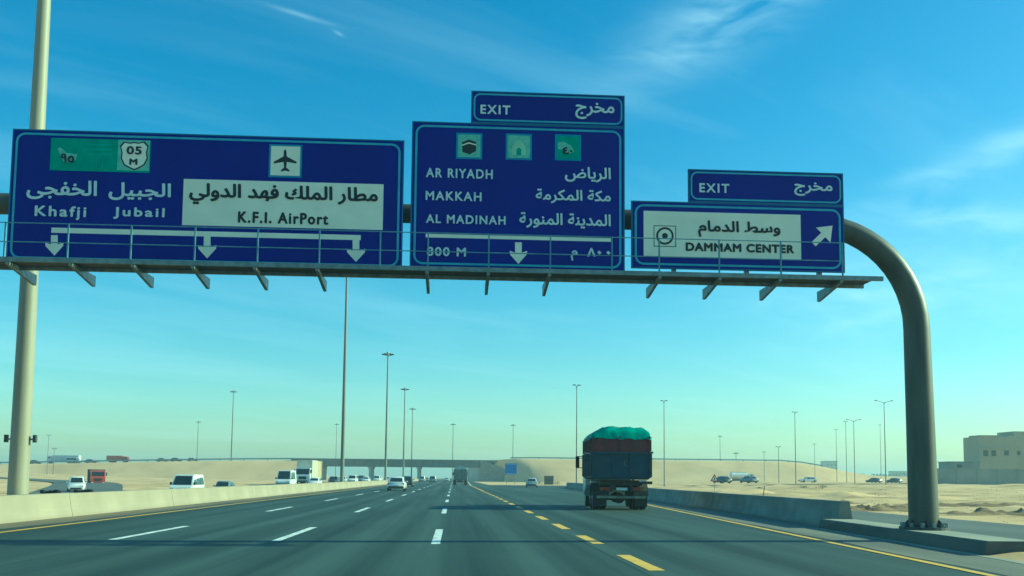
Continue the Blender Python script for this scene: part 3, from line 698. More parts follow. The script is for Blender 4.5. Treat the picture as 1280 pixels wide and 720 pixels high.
def car(name, label, cat, loc, rz, pm, L=4.6, W=1.8, H=1.45, belt=.92, cab=(-1.95, 1.05), roof=(-1.15, .35), hood=.86, trunk=.95, group=None, wr=.32):
    t = thing(name, label, cat, loc, rz, group); hw = W / 2
    def ring(y, zb, zt, k):
        a = hw * k; return [(-a * .86, y, zb), (-a * .98, y, zb + .12), (-a, y, (zb + zt) * .5), (-a * .97, y, zt - .12), (-a * .84, y, zt), (a * .84, y, zt), (a * .97, y, zt - .12), (a, y, (zb + zt) * .5), (a * .98, y, zb + .12), (a * .86, y, zb)]
    h2 = L / 2
    body = MB().loft([ring(-h2, .36, trunk - .22, .88), ring(-h2 + .10, .26, trunk - .05, .97), ring(-h2 + .5, .22, trunk, 1), ring(cab[0] + .3, .2, belt + .01, 1), ring(0, .2, belt, 1), ring(cab[1], .2, belt, 1),
                      ring(h2 - .9, .22, hood, .99), ring(h2 - .25, .25, hood - .10, .95), ring(h2, .34, hood - .30, .84)]).build('body', pm, t, True)
    wb_, wr_ = hw * .90, hw * .74
    def rr(z, y0, y1, ww, c=.12): return [(-ww + c, y0, z), (-ww, y0 + c, z), (-ww, y1 - c, z), (-ww + c, y1, z), (ww - c, y1, z), (ww, y1 - c, z), (ww, y0 + c, z), (ww - c, y0, z)]
    MB().loft([rr(belt - .03, cab[0], cab[1], wb_), rr(H - .10, roof[0] - .06, roof[1] + .08, wr_ + .03), rr(H - .02, roof[0] + .1, roof[1] - .08, wr_ - .08), rr(H, roof[0] + .3, roof[1] - .3, wr_ - .25)]).build('roof', pm, t, True)
    zt = H - .14; f = lambda z: (z - belt + .03) / (H - .10 - belt + .03)
    def yr(z): return cab[0] + (roof[0] - .06 - cab[0]) * f(z)
    def yf(z): return cab[1] + (roof[1] + .08 - cab[1]) * f(z)
    def xw(z): return wb_ + (wr_ + .03 - wb_) * f(z)
    z0 = belt + .03
    MB().loft([[(sx * (xw(z) - .17), yy(z) + d, z) for sx, z in ((-1, z0), (1, z0), (1, zt), (-1, zt))] for d in (-.012, .06)] if False else [[(sx * (xw(z) - .16), yr(z) + d, z) for sx, z in ((-1, z0), (1, z0), (1, zt), (-1, zt))] for d in (-.012, .05)]).build('rear_window', glass_m, t)
    MB().loft([[(sx * (xw(z) - .16), yf(z) + d, z) for sx, z in ((-1, z0), (1, z0), (1, zt), (-1, zt))] for d in (-.05, .012)]).build('windscreen', glass_m, t)
    for s in (-1, 1):
        ym = (roof[0] + roof[1]) / 2
        for fa, fb in ((lambda z: yr(z) + .22, lambda z: ym - .05), (lambda z: ym + .05, lambda z: yf(z) - .22)):
            MB().loft([[(s * (xw(z) + d), g(z), z) for g, z in ((fa, z0), (fb, z0), (fb, zt), (fa, zt))] for d in (-.05, .010)]).build('side_window', glass_m, t)
        for y in (-h2 + .95, h2 - .9): wheel(t, s * (hw - .10), y, wr, .21)
        MB().cbox((s * hw * .74, -h2 + .07, trunk - .24), (hw * .36, .12, .17)).build('tail_light', red_l, t)
        MB().cbox((s * hw * .66, h2 - .06, hood - .30), (hw * .36, .16, .14)).build('headlight', head_l, t)
        MB().cbox((s * (hw + .06), cab[1] - .35, belt + .06), (.18, .1, .13)).build('mirror', pm, t)
    MB().cbox((0, -h2 - .012, trunk - .42), (.5, .03, .13)).build('number_plate', plate_m, t)
    MB().cbox((0, -h2 + .03, .40), (W * .80, .14, .17)).build('bumper', black_pl, t)
    MB().cbox((0, h2 - .02, .44), (W * .62, .08, .18)).build('grille', black_pl, t)
    return t
def van(name, label, cat, loc, rz, pm, L=5.3, W=2.0, H=2.25, group=None):
    t = thing(name, label, cat, loc, rz, group); hw = W / 2; h2 = L / 2
    prof = [(-h2, .35), (-h2 + .02, 1.2), (-h2 + .12, H - .12), (-h2 + .3, H), (h2 - 1.75, H), (h2 - 1.45, H - .07), (h2 - .72, 1.22), (h2 - .12, 1.02), (h2, .8), (h2, .35)]
    def sec(k, dz): return [(hw * k, y, z if z < H - .15 else z - dz) for y, z in prof]
    MB().loft([[(x, y, z) for x, y, z in [(-p[0], p[1], p[2]) for p in sec(.93, .1)]], [(-p[0], p[1], p[2]) for p in sec(1, .04)] if False else [(-hw * (.86 if z > 1.8 else 1), y, z) for y, z in prof],
               [(hw * (.86 if z > 1.8 else 1), y, z) for y, z in prof]][1:]).build('body', pm, t)
    MB().loft([[(sx * hw * k, y + d, z + d * .6) for sx, k, y, z in ((-1, .86, h2 - .74, 1.27), (1, .86, h2 - .74, 1.27), (1, .78, h2 - 1.40, H - .14), (-1, .78, h2 - 1.40, H - .14))] for d in (-.03, .015)]).build('windscreen', glass_m, t)
    for s in (-1, 1):
        for a, b in ((h2 - 1.55, h2 - 2.3), (h2 - 2.4, h2 - 3.6), (h2 - 3.7, h2 - 5.0)):
            MB().loft([[(s * (hw * (1.0 if z < 1.5 else .875) + d), y, z) for y, z in ((a + (.35 if a == h2 - 1.55 else 0), 1.27), (b, 1.27), (b, H - .28), (a, H - .28))] for d in (-.04, .012)]).build('side_window', glass_m, t)
        for y in (-h2 + 1.0, h2 - .95): wheel(t, s * (hw - .11), y, .34, .22)
        MB().cbox((s * hw * .74, h2 - .02, .86), (hw * .34, .12, .2)).build('headlight', head_l, t)
        MB().cbox((s * hw * .9, -h2 - .01, 1.1), (.12, .05, .4)).build('tail_light', red_l, t)
        MB().cbox((s * (hw + .12), h2 - .95, 1.38), (.2, .1, .26)).build('mirror', black_pl, t)
    MB().cbox((0, h2 + .01, .5), (W * .92, .12, .22)).build('bumper', black_pl, t)
    MB().cbox((0, -h2 - .01, 1.65), (W * .66, .03, .5)).build('rear_window', glass_m, t)
    return t
def truck(name, label, cat, loc, rz, cabm, boxm, L=8.0, H=3.4, W=2.45, kind='box', group=None):
    t = thing(name, label, cat, loc, rz, group); hw = W / 2; h2 = L / 2; ch = min(H - .3, 2.9)
    pf = [(h2 - 1.9, .7), (h2 - 1.9, ch), (h2 - .5, ch), (h2 - .1, 1.75), (h2, 1.6), (h2, .5), (h2 - .5, .5)]
    c = MB().prism(pf, 'x', -hw * .94, hw * .94).build('cab', cabm, t)
    MB().loft([[(sx * hw * .82, y + d, z) for sx, y, z in ((-1, h2 - .11, 1.8), (1, h2 - .11, 1.8), (1, h2 - .46, ch - .15), (-1, h2 - .46, ch - .15))] for d in (-.02, .025)]).build('windscreen', glass_m, c)
    MB().cbox((0, h2 + .02, .62), (W * .92, .12, .3)).build('bumper', dark_steel, t); MB().cbox((0, h2 + .015, 1.2), (W * .5, .05, .5)).build('grille', black_pl, c)
    for s in (-1, 1):
        MB().cbox((s * hw * .95, h2 - 1.0, ch - .62), (.03, .8, .62)).build('side_window', glass_m, c)
        MB().cbox((s * (hw + .12), h2 - .35, ch - .55), (.18, .12, .6)).build('mirror', black_pl, c)
        MB().cbox((s * hw * .72, h2 + .09, .66), (.3, .04, .16)).build('headlight', head_l, t)
        for y in (h2 - 1.1, -h2 + 1.4, -h2 + 2.6): wheel(t, s * (hw - .2), y, .48, .34 if y > 0 else .52, y < 0)
        MB().cbox((s * hw * .8, -h2 - .03, .95), (.3, .06, .16)).build('tail_light', red_l, t)
    MB().box((-.45, -h2, .62), (.45, h2 - .6, .92)).build('chassis', dark_steel, t)
    MB().cbox((0, -h2 - .01, .62), (W * .9, .1, .14)).build('rear_bar', dark_steel, t)
    if kind == 'tank':
        n = 20
        MB().loft([[(hw * .98 * k * cos(2 * pi * j / n), y, 2.05 + 1.05 * k * sin(2 * pi * j / n)) for j in range(n)] for y, k in ((-h2, .8), (-h2 + .12, 1), (h2 - 2.2, 1), (h2 - 2.05, .8))]).build('tank', boxm, t, True)
        MB().box((-.3, -h2 + .3, 3.08), (.3, h2 - 2.4, 3.2)).build('catwalk', galv, t)
    else:
        b = MB().box((-hw, -h2, .98), (hw, h2 - 2.05, H)).build('cargo_box', boxm, t)
        for k in range(6):
            y = -h2 + .2 + k * (L - 2.5) / 5
            for s in (-1, 1): MB().cbox((s * (hw + .02), y, (H + .98) / 2), (.05, .08, H - 1.0)).build('rib', boxm, b)
        for x in (-hw * .5, 0, hw * .5): MB().cbox((x, -h2 - .015, (H + .98) / 2), (.06, .04, H - 1.06)).build('door_bar', galv, b)
    return t

# --- loaded tipper lorry ahead on the exit lane
TR = thing('tipper_lorry', 'loaded blue and red tipper lorry with green tarpaulin on the exit lane', 'lorry', (7.95, 46.0, .014), -.062)
tb = mat('tipper_blue', (.012, .06, .10), (.009, .042, .075), .55, 2.2, bump=.15, bscale=8, c3=(.05, .06, .06), scale3=1.6, amt3=.5)
trd = mat('tipper_red', (.17, .026, .028), (.09, .02, .024), .6, 2.5, bump=.15, bscale=8, c3=(.06, .05, .05), scale3=1.6, amt3=.5)
trp = mat('green_tarpaulin', (.012, .26, .17), (.008, .17, .12), .6, 3.0, bump=.5, bscale=9, c3=(.02, .36, .25), scale3=1.2, amt3=.6)
tg = mat('truck_dirt', (.065, .065, .055), (.035, .037, .035), .8, 5, bump=.3, bscale=12)
HW = 1.38; Z0, ZM, Z1 = 1.42, 2.72, 3.46; YR, YFr = -1.15, 4.6
def wall(x0, x1, y0, y1, z0, z1): return MB().box((x0, y0, z0), (x1, y1, z1))
bd = MB()
bd.prism([(-HW, Z0 + .1), (-HW + .14, Z0), (HW - .14, Z0), (HW, Z0 + .1), (HW, ZM), (-HW, ZM)], 'y', YR, YFr)
body = bd.build('tipper_body', tb, TR)
ext = MB().box((-HW + .015, YR + .02, ZM), (HW - .015, YR + .10, Z1)).box((-HW + .015, YR + .10, ZM), (-HW + .09, YFr, Z1)).box((HW - .09, YR + .10, ZM), (HW - .015, YFr, Z1)).box((-HW + .09, YFr - .1, ZM), (HW - .09, YFr, Z1)).build('side_extension', trd, TR)
for k in range(8):
    y = YR + .12 + k * (YFr - YR - .3) / 7
    for s in (-1, 1):
        MB().cbox((s * (HW + .035), y, (Z0 + .12 + ZM) / 2), (.07, .12, ZM - Z0 - .16)).build('rib', tb, body)
        MB().cbox((s * (HW + .015), y, (ZM + Z1) / 2), (.06, .10, Z1 - ZM - .05)).build('rib', trd, ext)
for x in (-1.32, -.42, .42, 1.32): MB().cbox((x, YR - .03, (Z0 + ZM) / 2 + .06), (.09, .06, ZM - Z0 - .16)).build('tailgate_rib', tb, body)
for z in (Z0 + .16, ZM - .06): MB().cbox((0, YR - .045, z), (2 * HW + .04, .09, .10)).build('tailgate_rail', tb, body)
for x in (-1.32, -.05, 1.32): MB().cbox((x, YR - .01, (ZM + Z1) / 2), (.08, .06, Z1 - ZM - .02)).build('tailgate_rib', trd, ext)
for s in (-1, 1): MB().tube([(s * (HW + .07), YR - .05, ZM - .02), (s * (HW + .07), YR + .2, ZM - .02)], .05, 8).build('hinge', dark_steel, body)
MB().tube([(-HW - .07, YR - .02, ZM - .12), (-HW - .2, YR + 2.2, ZM + .02), (-HW - .1, YR + 3.6, ZM - .3)], .012, 6).build('tie_rope', plate_m, body)
cr = MB()                                                     # a scrawled crescent mark on the tailgate
for k in range(9):
    a0, a1 = radians(110 + k * 20), radians(130 + k * 20)
    cr.add([(.28 + .17 * cos(a), YR - .012, 2.2 + .17 * sin(a)) for a in (a0, a1)] + [(.30 + .145 * cos(a), YR - .012, 2.2 + .145 * sin(a)) for a in (a1, a0)], [(0, 1, 2, 3)])
cr.build('painted_mark', mat('faded_white_mark', (.10, .17, .2), None, .7), body)
# tarpaulin heaped over the load, edges lashed over the rim
tv = []; NX, NY = 34, 38
def tarp_z(u, v):
    x = u * (HW + .05); y = (YR + YFr) / 2 + v * ((YFr - YR) / 2 + .07); e = max(abs(u), abs(v))
    prof = min(1.0, (u + 1) / .52) ** .8 * (1 - .10 * max(0, u + .4)) * (1 - max(0, u) ** 14 * .8)
    z = Z1 + .04 + .44 * prof * (1 - abs(v) ** 7) + noise.noise(Vector((x * 1.6, y * 1.2, 5))) * .16 * (1 - e ** 4) + noise.noise(Vector((x * 5, y * 4, 1))) * .05 * (1 - e ** 8)
    if e > .985: z = Z1 - .13 + noise.noise(Vector((x * 4, y * 3, 2))) * .09
    return x, y, z
for j in range(NY + 1):
    for i in range(NX + 1): tv.append(tarp_z(i / NX * 2 - 1, j / NY * 2 - 1))
tarp = MB().add(tv, [(j * (NX + 1) + i, j * (NX + 1) + i + 1, (j + 1) * (NX + 1) + i + 1, (j + 1) * (NX + 1) + i) for j in range(NY) for i in range(NX)]).build('tarpaulin', trp, TR, True)
for v in (-.6, 0, .6): MB().tube([Vector(tarp_z(k / 12 - 1, v)) + Vector((0, 0, .015)) for k in range(25)], .012, 6).build('lashing', dark_steel, tarp)
for s in (-1, 1): MB().box((s * .48 - .07, YR + .1, .86), (s * .48 + .07, 6.8, 1.14)).build('chassis_rail', tg, TR)
MB().box((-1.0, -.9, 1.15), (1.0, 4.2, 1.40)).build('sub_frame', tg, TR)
for y in (0, 1.35):
    MB().tube([(-.95, y, .54), (.95, y, .54)], .11, 10).build('axle', tg, TR)
    MB().tube([(0, y - .2, .54), (0, y + .2, .54)], .26, 12).build('differential', tg, TR)
    for s in (-1, 1):
        for x in (.80, 1.13): wheel(TR, s * x, y, .54, .29, True)
for s in (-1, 1): wheel(TR, s * 1.08, 4.95, .54, .32)
for s in (-1, 1):
    g = []
    for k in range(9):
        a = radians(10 + 160 * k / 8); g.append([(s * xx, .0 + .70 * cos(a), .54 + .66 * sin(a) + dz) for xx, dz in ((.62, 0), (1.33, 0), (1.33, .03), (.62, .03))])
    MB().loft(g).build('mudguard', tg, TR)
    MB().cbox((s * .96, -.74, .40), (.60, .02, .5)).build('mud_flap', black_pl, TR)
    lb = MB().cbox((s * .78, -1.06, .98), (.46, .07, .16)).build('light_cluster', red_l, TR); MB().cbox((s * .93, -1.10, .98), (.12, .03, .12)).build('indicator', amber_l, lb)
    MB().box((s * .62 - .04, -1.08, .50), (s * .62 + .04, -1.0, 1.0)).build('bumper_hanger', tg, TR)
bar = MB().cbox((0, -1.07, .60), (2.30, .08, .12)).build('rear_bumper', mat('bumper_paint', (.30, .29, .18), (.12, .12, .1), .6, 4), TR)
MB().cbox((.02, -1.12, .98), (.52, .02, .13)).build('number_plate', plate_m, TR)
MB().cbox((-1.16, .9, 1.30), (.26, .9, .09)).build('side_guard', plate_m, TR); MB().cbox((1.02, -1.0, 1.36), (.34, .2, .10)).build('lock_box', plate_m, TR); MB().cbox((1.2, -.9, 1.28), (.5, .5, .13)).build('tool_box', tg, TR)
MB().tube([(-1.15, 3.1, .80), (-1.15, 4.1, .80)], .27, 14).build('fuel_tank', galv, TR, True)
tcab = paint('cream', (.55, .56, .50), .4)
cb_ = MB().prism([(5.0, .9), (5.0, 2.85), (5.2, 3.0), (6.5, 3.0), (6.85, 1.9), (7.0, 1.6), (7.0, .6), (6.2, .6)], 'x', -1.22, 1.22).build('cab', tcab, TR)
MB().cbox((0, 4.985, 2.35), (1.6, .03, .6)).build('rear_window', glass_m, cb_)
MB().loft([[(sx * 1.08, y + d, z) for sx, y, z in ((-1, 6.84, 1.98), (1, 6.84, 1.98), (1, 6.54, 2.86), (-1, 6.54, 2.86))] for d in (-.02, .03)]).build('windscreen', glass_m, cb_)
for s in (-1, 1):
    MB().cbox((s * 1.225, 5.9, 2.3), (.03, .9, .7)).build('side_window', glass_m, cb_)
    mr_ = MB().cbox((s * 1.56, 6.5, 2.35), (.20, .12, .62)).build('mirror', black_pl, cb_)
    for z in (2.66, 2.04): MB().tube([(s * 1.2, 6.4, z), (s * 1.62, 6.5, z)], .02, 6).build('mirror_arm', dark_steel, mr_)
MB().tube([(1.3, 4.75, .8), (1.3, 4.75, 2.9)], .07, 10).build('exhaust_stack', galv, TR, True)

# --- other traffic, same direction
GN = 'vehicles driving away on the motorway'
car('saloon_car', 'white saloon car driving away in the left-centre lane', 'car', (-6.0, 104, 0), 0, P_WHITE, 4.9, 1.9, 1.5, group=GN)
car('hatchback_car', 'dark car just in front of the white saloon', 'car', (-7.1, 150, 0), 0, P_DARK, group=GN, H=1.6, belt=1.0)
car('hatchback_car', 'small pale car far ahead beyond the white saloon', 'car', (-9.2, 285, 0), 0, P_SILV, 4.7, 2.0, 1.75, 1.0, (-2.2, 1.1), (-1.9, .4), .95, 1.0, group=GN)
car('sports_utility_car', 'dark car far ahead beside the small pale car', 'car', (-5.6, 265, 0), 0, P_GREY, 4.8, 1.95, 1.8, 1.05, (-2.3, 1.1), (-2.0, .4), 1.0, 1.05, group=GN)
car('saloon_car', 'tiny white car nearest the bridge pier', 'car', (-2.2, 335, 0), 0, P_WHITE, group=GN)
car('saloon_car', 'tiny silver car under the bridge left lane', 'car', (-9.4, 345, 0), 0, P_SILV, group=GN)
truck('cargo_lorry', 'grey cargo lorry with pale top far ahead in the middle lane', 'lorry', (1.35, 193, 0), 0, P_WHITE, mat('lorry_grey', (.20, .22, .20), (.13, .15, .14), .7, 2), 8, 3.05, 2.6, group=GN)
MB().loft([[(x * k, y, 3.06 + z) for x, z in ((-1.3, 0), (1.3, 0), (1.1, .45), (0, .62), (-1.1, .45))] for y, k in ((-3.98, .97), (-2, 1), (1.8, .97))]).build('load_cover', mat('pale_cover', (.55, .58, .52), None, .8), bpy.data.objects['cargo_lorry'], True)
car('saloon_car', 'white car on the exit lane between the blue sign and the lorry', 'car', (12.6, 155, .004), -.07, P_SILV, 4.5, 1.85, 1.5, group=GN)

# --- oncoming traffic beyond the median
GO = 'oncoming vehicles beyond the median barrier'
van('passenger_van', 'white passenger van beyond the left barrier', 'van', (-26.2, 97, opp_z(97)), pi, P_WHITE, group=GO)
car('saloon_car', 'dark grey car right behind the white van', 'car', (-25.3, 108.5, opp_z(108.5)), pi, P_GREY, group=GO, H=1.6, belt=1.0)
car('sports_utility_car', 'white off-road car left of the white van, nearest the mast', 'car', (-45.6, 120, -.70), pi + .33, P_WHITE, 4.7, 1.95, 1.85, 1.08, (-2.3, 1.0), (-2.05, .3), 1.05, 1.08, group=GO)
truck('cargo_lorry', 'red-cab lorry on the slip road left of the white van', 'lorry', (-62.8, 174, -.70), pi + .42, P_RED, mat('canvas_brown', (.20, .16, .14), (.13, .10, .09), .8, 2), 7.0, 3.0, group=GO)
van('minibus', 'white minibus left of the tall median mast', 'van', (-25.8, 151, opp_z(151)), pi, P_WHITE, 6.2, 2.15, 2.6, group=GO)
truck('box_lorry', 'white box lorry towering behind the minibus', 'lorry', (-25.9, 172, opp_z(172)), pi, P_WHITE, paint('ivory', (.68, .64, .50), .6), 9, 4.3, 2.6, group=GO)
truck('box_lorry', 'beige box lorry next to the abutment, left of the mast', 'lorry', (-29.6, 205, opp_z(205)), pi, P_DARK, mat('lorry_beige', (.55, .45, .28), (.45, .36, .22), .7, 1), 9, 4.6, 2.6, group=GO)
spec = [(-22.4, 158, P_WHITE, 0, 'white car between minibus and tall mast'), (-22.2, 181, P_DARK, 0, 'dark car beside the tall mast foot'), (-21.2, 205, P_WHITE, 1, 'white off-road car right of the tall mast foot'), (-25.2, 222, P_SILV, 0, 'silver car behind the pair at the mast foot'),
        (-20.8, 232, P_WHITE, 0, 'white car left of the second mast foot'), (-24.4, 258, P_GREY, 1, 'grey off-road car in the far queue'), (-20.6, 262, P_WHITE, 1, 'white off-road car near the second mast foot'), (-20.4, 300, P_SILV, 0, 'silver car in the queue below the bridge edge'),
        (-24.2, 318, P_WHITE, 0, 'white car farthest left below the bridge'), (-20.2, 342, P_WHITE, 1, 'white off-road car right below the bridge'), (-28.6, 240, P_WHITE, 0, 'white car in the outer lane of the far queue'), (-28.2, 285, P_DARK, 0, 'dark car in the outer lane near the abutment')]
for x, y, pm, k, lb in spec:
    if k: car('sports_utility_car', lb, 'car', (x, y, opp_z(y)), pi, pm, 4.8, 1.95, 1.8, 1.05, (-2.3, 1.1), (-2.0, .4), 1.0, 1.05, group=GO)
    else: car('saloon_car', lb, 'car', (x, y, opp_z(y)), pi, pm, group=GO)
GE = 'vehicles on the embankment roads'
def on_bank(px_, Y=BY + 8): return at(px_, 585, Y)[0]
for px_, kind, pm, lb in ((150, 'truck', P_RED, 'red lorry on top of the left embankment'), (95, 'van', P_WHITE, 'white van on top of the left embankment'), (116, 'car', P_DARK, 'dark car on the embankment behind the white van'),
                          (78, 'long', P_WHITE, 'long white lorry on the embankment beside the nearest mast'), (47, 'car', P_DARK, 'dark car on the embankment next to the nearest mast'), (205, 'car', P_GREY, 'grey car on the embankment right of the red lorry'), (243, 'car', P_WHITE, 'white car on the embankment left of the light mast'), (222, 'car', P_DARK, 'dark car on the embankment between grey and white cars')):
    x = on_bank(px_); z = top_l(x) + .05
    if kind == 'truck': truck('flatbed_lorry', lb, 'lorry', (x, BY + 5.5, z), -pi / 2, pm, paint('red2', (.45, .10, .07), .6), 8, 2.6, group=GE)
    elif kind == 'long': truck('box_lorry', lb, 'lorry', (x, BY + 9, z), pi / 2, pm, paint('offwhite', (.7, .7, .66), .6), 12, 3.2, group=GE)
    elif kind == 'van': van('passenger_van', lb, 'van', (x, BY + 5.5, z), -pi / 2, pm, group=GE)
    else: car('saloon_car', lb, 'car', (x, BY + 5.5, z), -pi / 2, pm, group=GE)
x, _ = at(927, 592, 325); truck('tanker_lorry', 'white tanker lorry crossing the sand right of the warning sign', 'lorry', (x, 325, 1.0), -pi / 2 + .1, P_WHITE, paint('tank', (.72, .72, .68), .4), 8, 3.0, kind='tank', group=GE)
x, _ = at(879, 594, 205); car('saloon_car', 'dark car left of the warning triangle', 'car', (x, 190.5, .78), .35, P_DARK, group=GE)
x, _ = at(911, 595, 205); car('saloon_car', 'dark car between warning triangle and tanker', 'car', (x, 191, .9), .3, P_GREY, group=GE)
x, _ = at(1010, 595, 240); car('saloon_car', 'white car on the sand flat near the single lamp', 'car', (x, 240, 1.02), pi / 2, P_WHITE, group=GE)
for i, (px_, lb) in enumerate(((1092, 'tiny dark car left of the tallest lamp'), (1117, 'tiny dark car right of the tallest lamp'))):
    x, _ = at(px_, 595, 260); car('saloon_car', lb, 'car', (x, 260, 1.02), .4, P_DARK, group=GE)

# ------------------------------------------------------------------ roadside signs and small things
bs = thing('roadside_sign', 'small square blue sign on two posts by the far exit', 'road sign', (at(638.5, 600, 225)[0], 225, -.05))
MB().box((-1.35, -.03, 2.3), (1.35, .03, 4.95)).build('panel', mat('small_sign_blue', (.015, .16, .55), None, .45), bs)
MB().box((-1.2, -.037, 2.45), (1.2, -.03, 2.52)).box((-1.2, -.037, 4.72), (1.2, -.03, 4.79)).build('border_line', letter_white, bs)
for s in (-1, 1): MB().tube([(s * .95, .08, 0), (s * .95, .08, 4.8)], .06, 8).build('post', galv, bs)
ws = thing('warning_sign', 'triangular warning sign standing on the sand', 'road sign', (at(893, 600, 120)[0], 120, ground_z(at(893, 600, 120)[0], 120)))
MB().prism([(-.55, 1.15), (.55, 1.15), (0, 2.1)], 'y', -.02, .02).build('panel', red_l, ws); MB().prism([(-.36, 1.26), (.36, 1.26), (0, 1.88)], 'y', -.03, -.021).build('sign_face', plate_m, ws)
MB().prism([(-.05, 1.32), (.05, 1.32), (.04, 1.66), (-.04, 1.66)], 'y', -.036, -.031).build('symbol', letter_black, ws)
MB().tube([(0, .05, -.1), (0, .05, 1.9)], .04, 8).build('post', galv, ws)
x, _ = at(953, 618, 58); gz = ground_z(x, 58)
tag(link('wooden_stake', MB().tube([(0, 0, -.2), (.05, 0, .4), (.14, .02, 1.15)], [.035, .03, .022], 6).mesh('wooden_stake', tg), None, (x, 58, gz + .05)), 'thin leaning stake stuck in the sand behind the barrier', 'stake')
x, _ = at(686, 596, 232); ub = thing('utility_cabinet', 'brown utility cabinet on the sand left of the lorry', 'cabinet', (x, 232, -.05))
MB().box((-1.1, -.6, 0), (1.1, .6, 2.0)).build('housing', mat('cabinet_brown', (.16, .13, .09), None, .7), ub); MB().box((-1.2, -.7, 2.0), (1.2, .7, 2.12)).build('lid', mat('cabinet_brown', (.16, .13, .09), None, .7), ub); MB().box((-.9, -.63, .2), (.9, -.6, 1.8)).build('door', dark_steel, ub)
scrub = mat('dry_scrub', (.07, .085, .04), (.04, .05, .025), .9, 6)
def bush(x, y, z, r, label, seed):
    rn = random.Random(seed); m_ = MB()
    for k in range(90):
        a, e, d = rn.uniform(0, 2 * pi), rn.uniform(0, 1.4), r * rn.uniform(.35, 1)
        p = Vector((d * cos(a) * cos(e) * 1.3, d * sin(a) * cos(e), d * sin(e) * .7 + .05)); s = r * rn.uniform(.08, .18)
        q = [p + Vector([rn.uniform(-s, s) for _ in range(3)]) for _ in range(3)]; m_.poly(q)
    t = thing('desert_shrub', label, 'shrub', (x, y, z), 0, 'low shrubs on the sand')
    m_.build('foliage', scrub, t); MB().tube([(0, 0, -.1), (.03, .02, r * .5)], [.05, .02], 5).build('stem', tg, t)
for i, (px_, Y, r, lb) in enumerate(((862, 75, .5, 'low shrub behind the barrier nearest the lorry'), (973, 66, .45, 'small shrub right of the leaning stake'), (1170, 62, .5, 'dark shrub right of the gantry column'), (674, 226, 1.0, 'dark shrub left of the brown cabinet'),
                                      (697, 228, 1.0, 'dark shrub right of the brown cabinet'), (950, 130, .7, 'low shrub beyond the leaning stake'), (1005, 140, .8, 'low shrub under the single lamp'), (1028, 128, .7, 'low shrub left of the twin-arm lamps'))):
    x, _ = at(px_, 600, Y); bush(x, Y, ground_z(x, Y), r, lb, i)
for i, (x, y, lb) in enumerate(((-15.2, 37.5, 'dark heap at the foot of the nearest mast'), (-14.6, 39.2, 'dark torn tyre lying on the median right of the mast'))):
    m_ = MB(); rn = random.Random(i)
    m_.loft([[((.28 + .10 * cos(b)) * cos(a) * 1.9 + rn.uniform(-.03, .03), (.28 + .10 * cos(b)) * sin(a), .10 + .10 * sin(b) + .12 * abs(sin(a * 1.5))) for b in [2 * pi * k / 8 for k in range(8)]] for a in [pi * 1.6 * j / 12 for j in range(13)]])
    tag(link('tyre_scrap', m_.mesh('tyre_scrap', tyre_m, True), None, (x, y, .62)), lb, 'tyre scrap').scale = (.55, .7, .75)
soil = mat('dug_soil', (.34, .235, .14), (.22, .15, .09), .95, 1.6, (.6, 1, 1), .6, 6, detail=9, spec=.1)
for i, (px_, Y, lx, ly, hh, lb) in enumerate(((1082, 49, 4.2, 1.3, .30, 'low ridge of brown dug soil above the barrier end'), (1108, 54, 3.2, 1.1, .26, 'smaller ridge of brown soil right of the barrier end'), (1255, 45, 3.4, 1.2, .28, 'ridge of brown soil at the right edge of the sand'), (1205, 58, 4.5, 1.3, .24, 'long faint soil ridge right of the gantry column'), (1015, 62, 3.6, 1.2, .24, 'brown soil ridge above the middle of the barrier'))):
    x, _ = at(px_, 610, Y); v_ = []; n_, m__ = 36, 14
    for j in range(m__ + 1):
        for k in range(n_ + 1):
            u, v = k / n_ * 2 - 1, j / m__ * 2 - 1; X = x + u * lx; Yy = Y + v * ly + .5 * sin(u * 3 + i)
            e = max(0, 1 - u * u) * max(0, 1 - v * v); nn = noise.fractal(Vector((X * 1.3, Yy * 1.7, i)), 1, 2, 4)
            v_.append((X - x, Yy - Y, ground_z(X, Yy) - .05 + hh * e ** .6 * max(.05, .75 + .9 * nn)))
    tag(link('soil_ridge', MB().add(v_, [(j * (n_ + 1) + k, j * (n_ + 1) + k + 1, (j + 1) * (n_ + 1) + k + 1, (j + 1) * (n_ + 1) + k) for j in range(m__) for k in range(n_)]).mesh('soil_ridge', soil, True), None, (x, Y, 0)), lb, 'soil', 'ridges of dug soil')
st_m = mat('brown_stone', (.30, .23, .15), (.2, .15, .1), .9, 5, bump=.4, bscale=8)
rk = random.Random(5)
for i, (px_, Y, s, lb) in enumerate(((1088, 50, .26, 'dark stone on the sand above the barrier end'), (1236, 46, .24, 'stone on the sand right of the gantry column'))):
    x, _ = at(px_, 610, Y); bm = bmesh.new(); bmesh.ops.create_icosphere(bm, subdivisions=2, radius=s)
    for v in bm.verts: v.co *= 1 + .3 * noise.noise(v.co * 2.2 + Vector((i, 0, 0))); v.co.z *= .45; v.co.x *= 1.7
    me = bpy.data.meshes.new('stone'); bm.to_mesh(me); bm.free(); me.materials.append(st_m)
    tag(link('stone', me, None, (x, Y, ground_z(x, Y) + .05)), lb, 'stone')

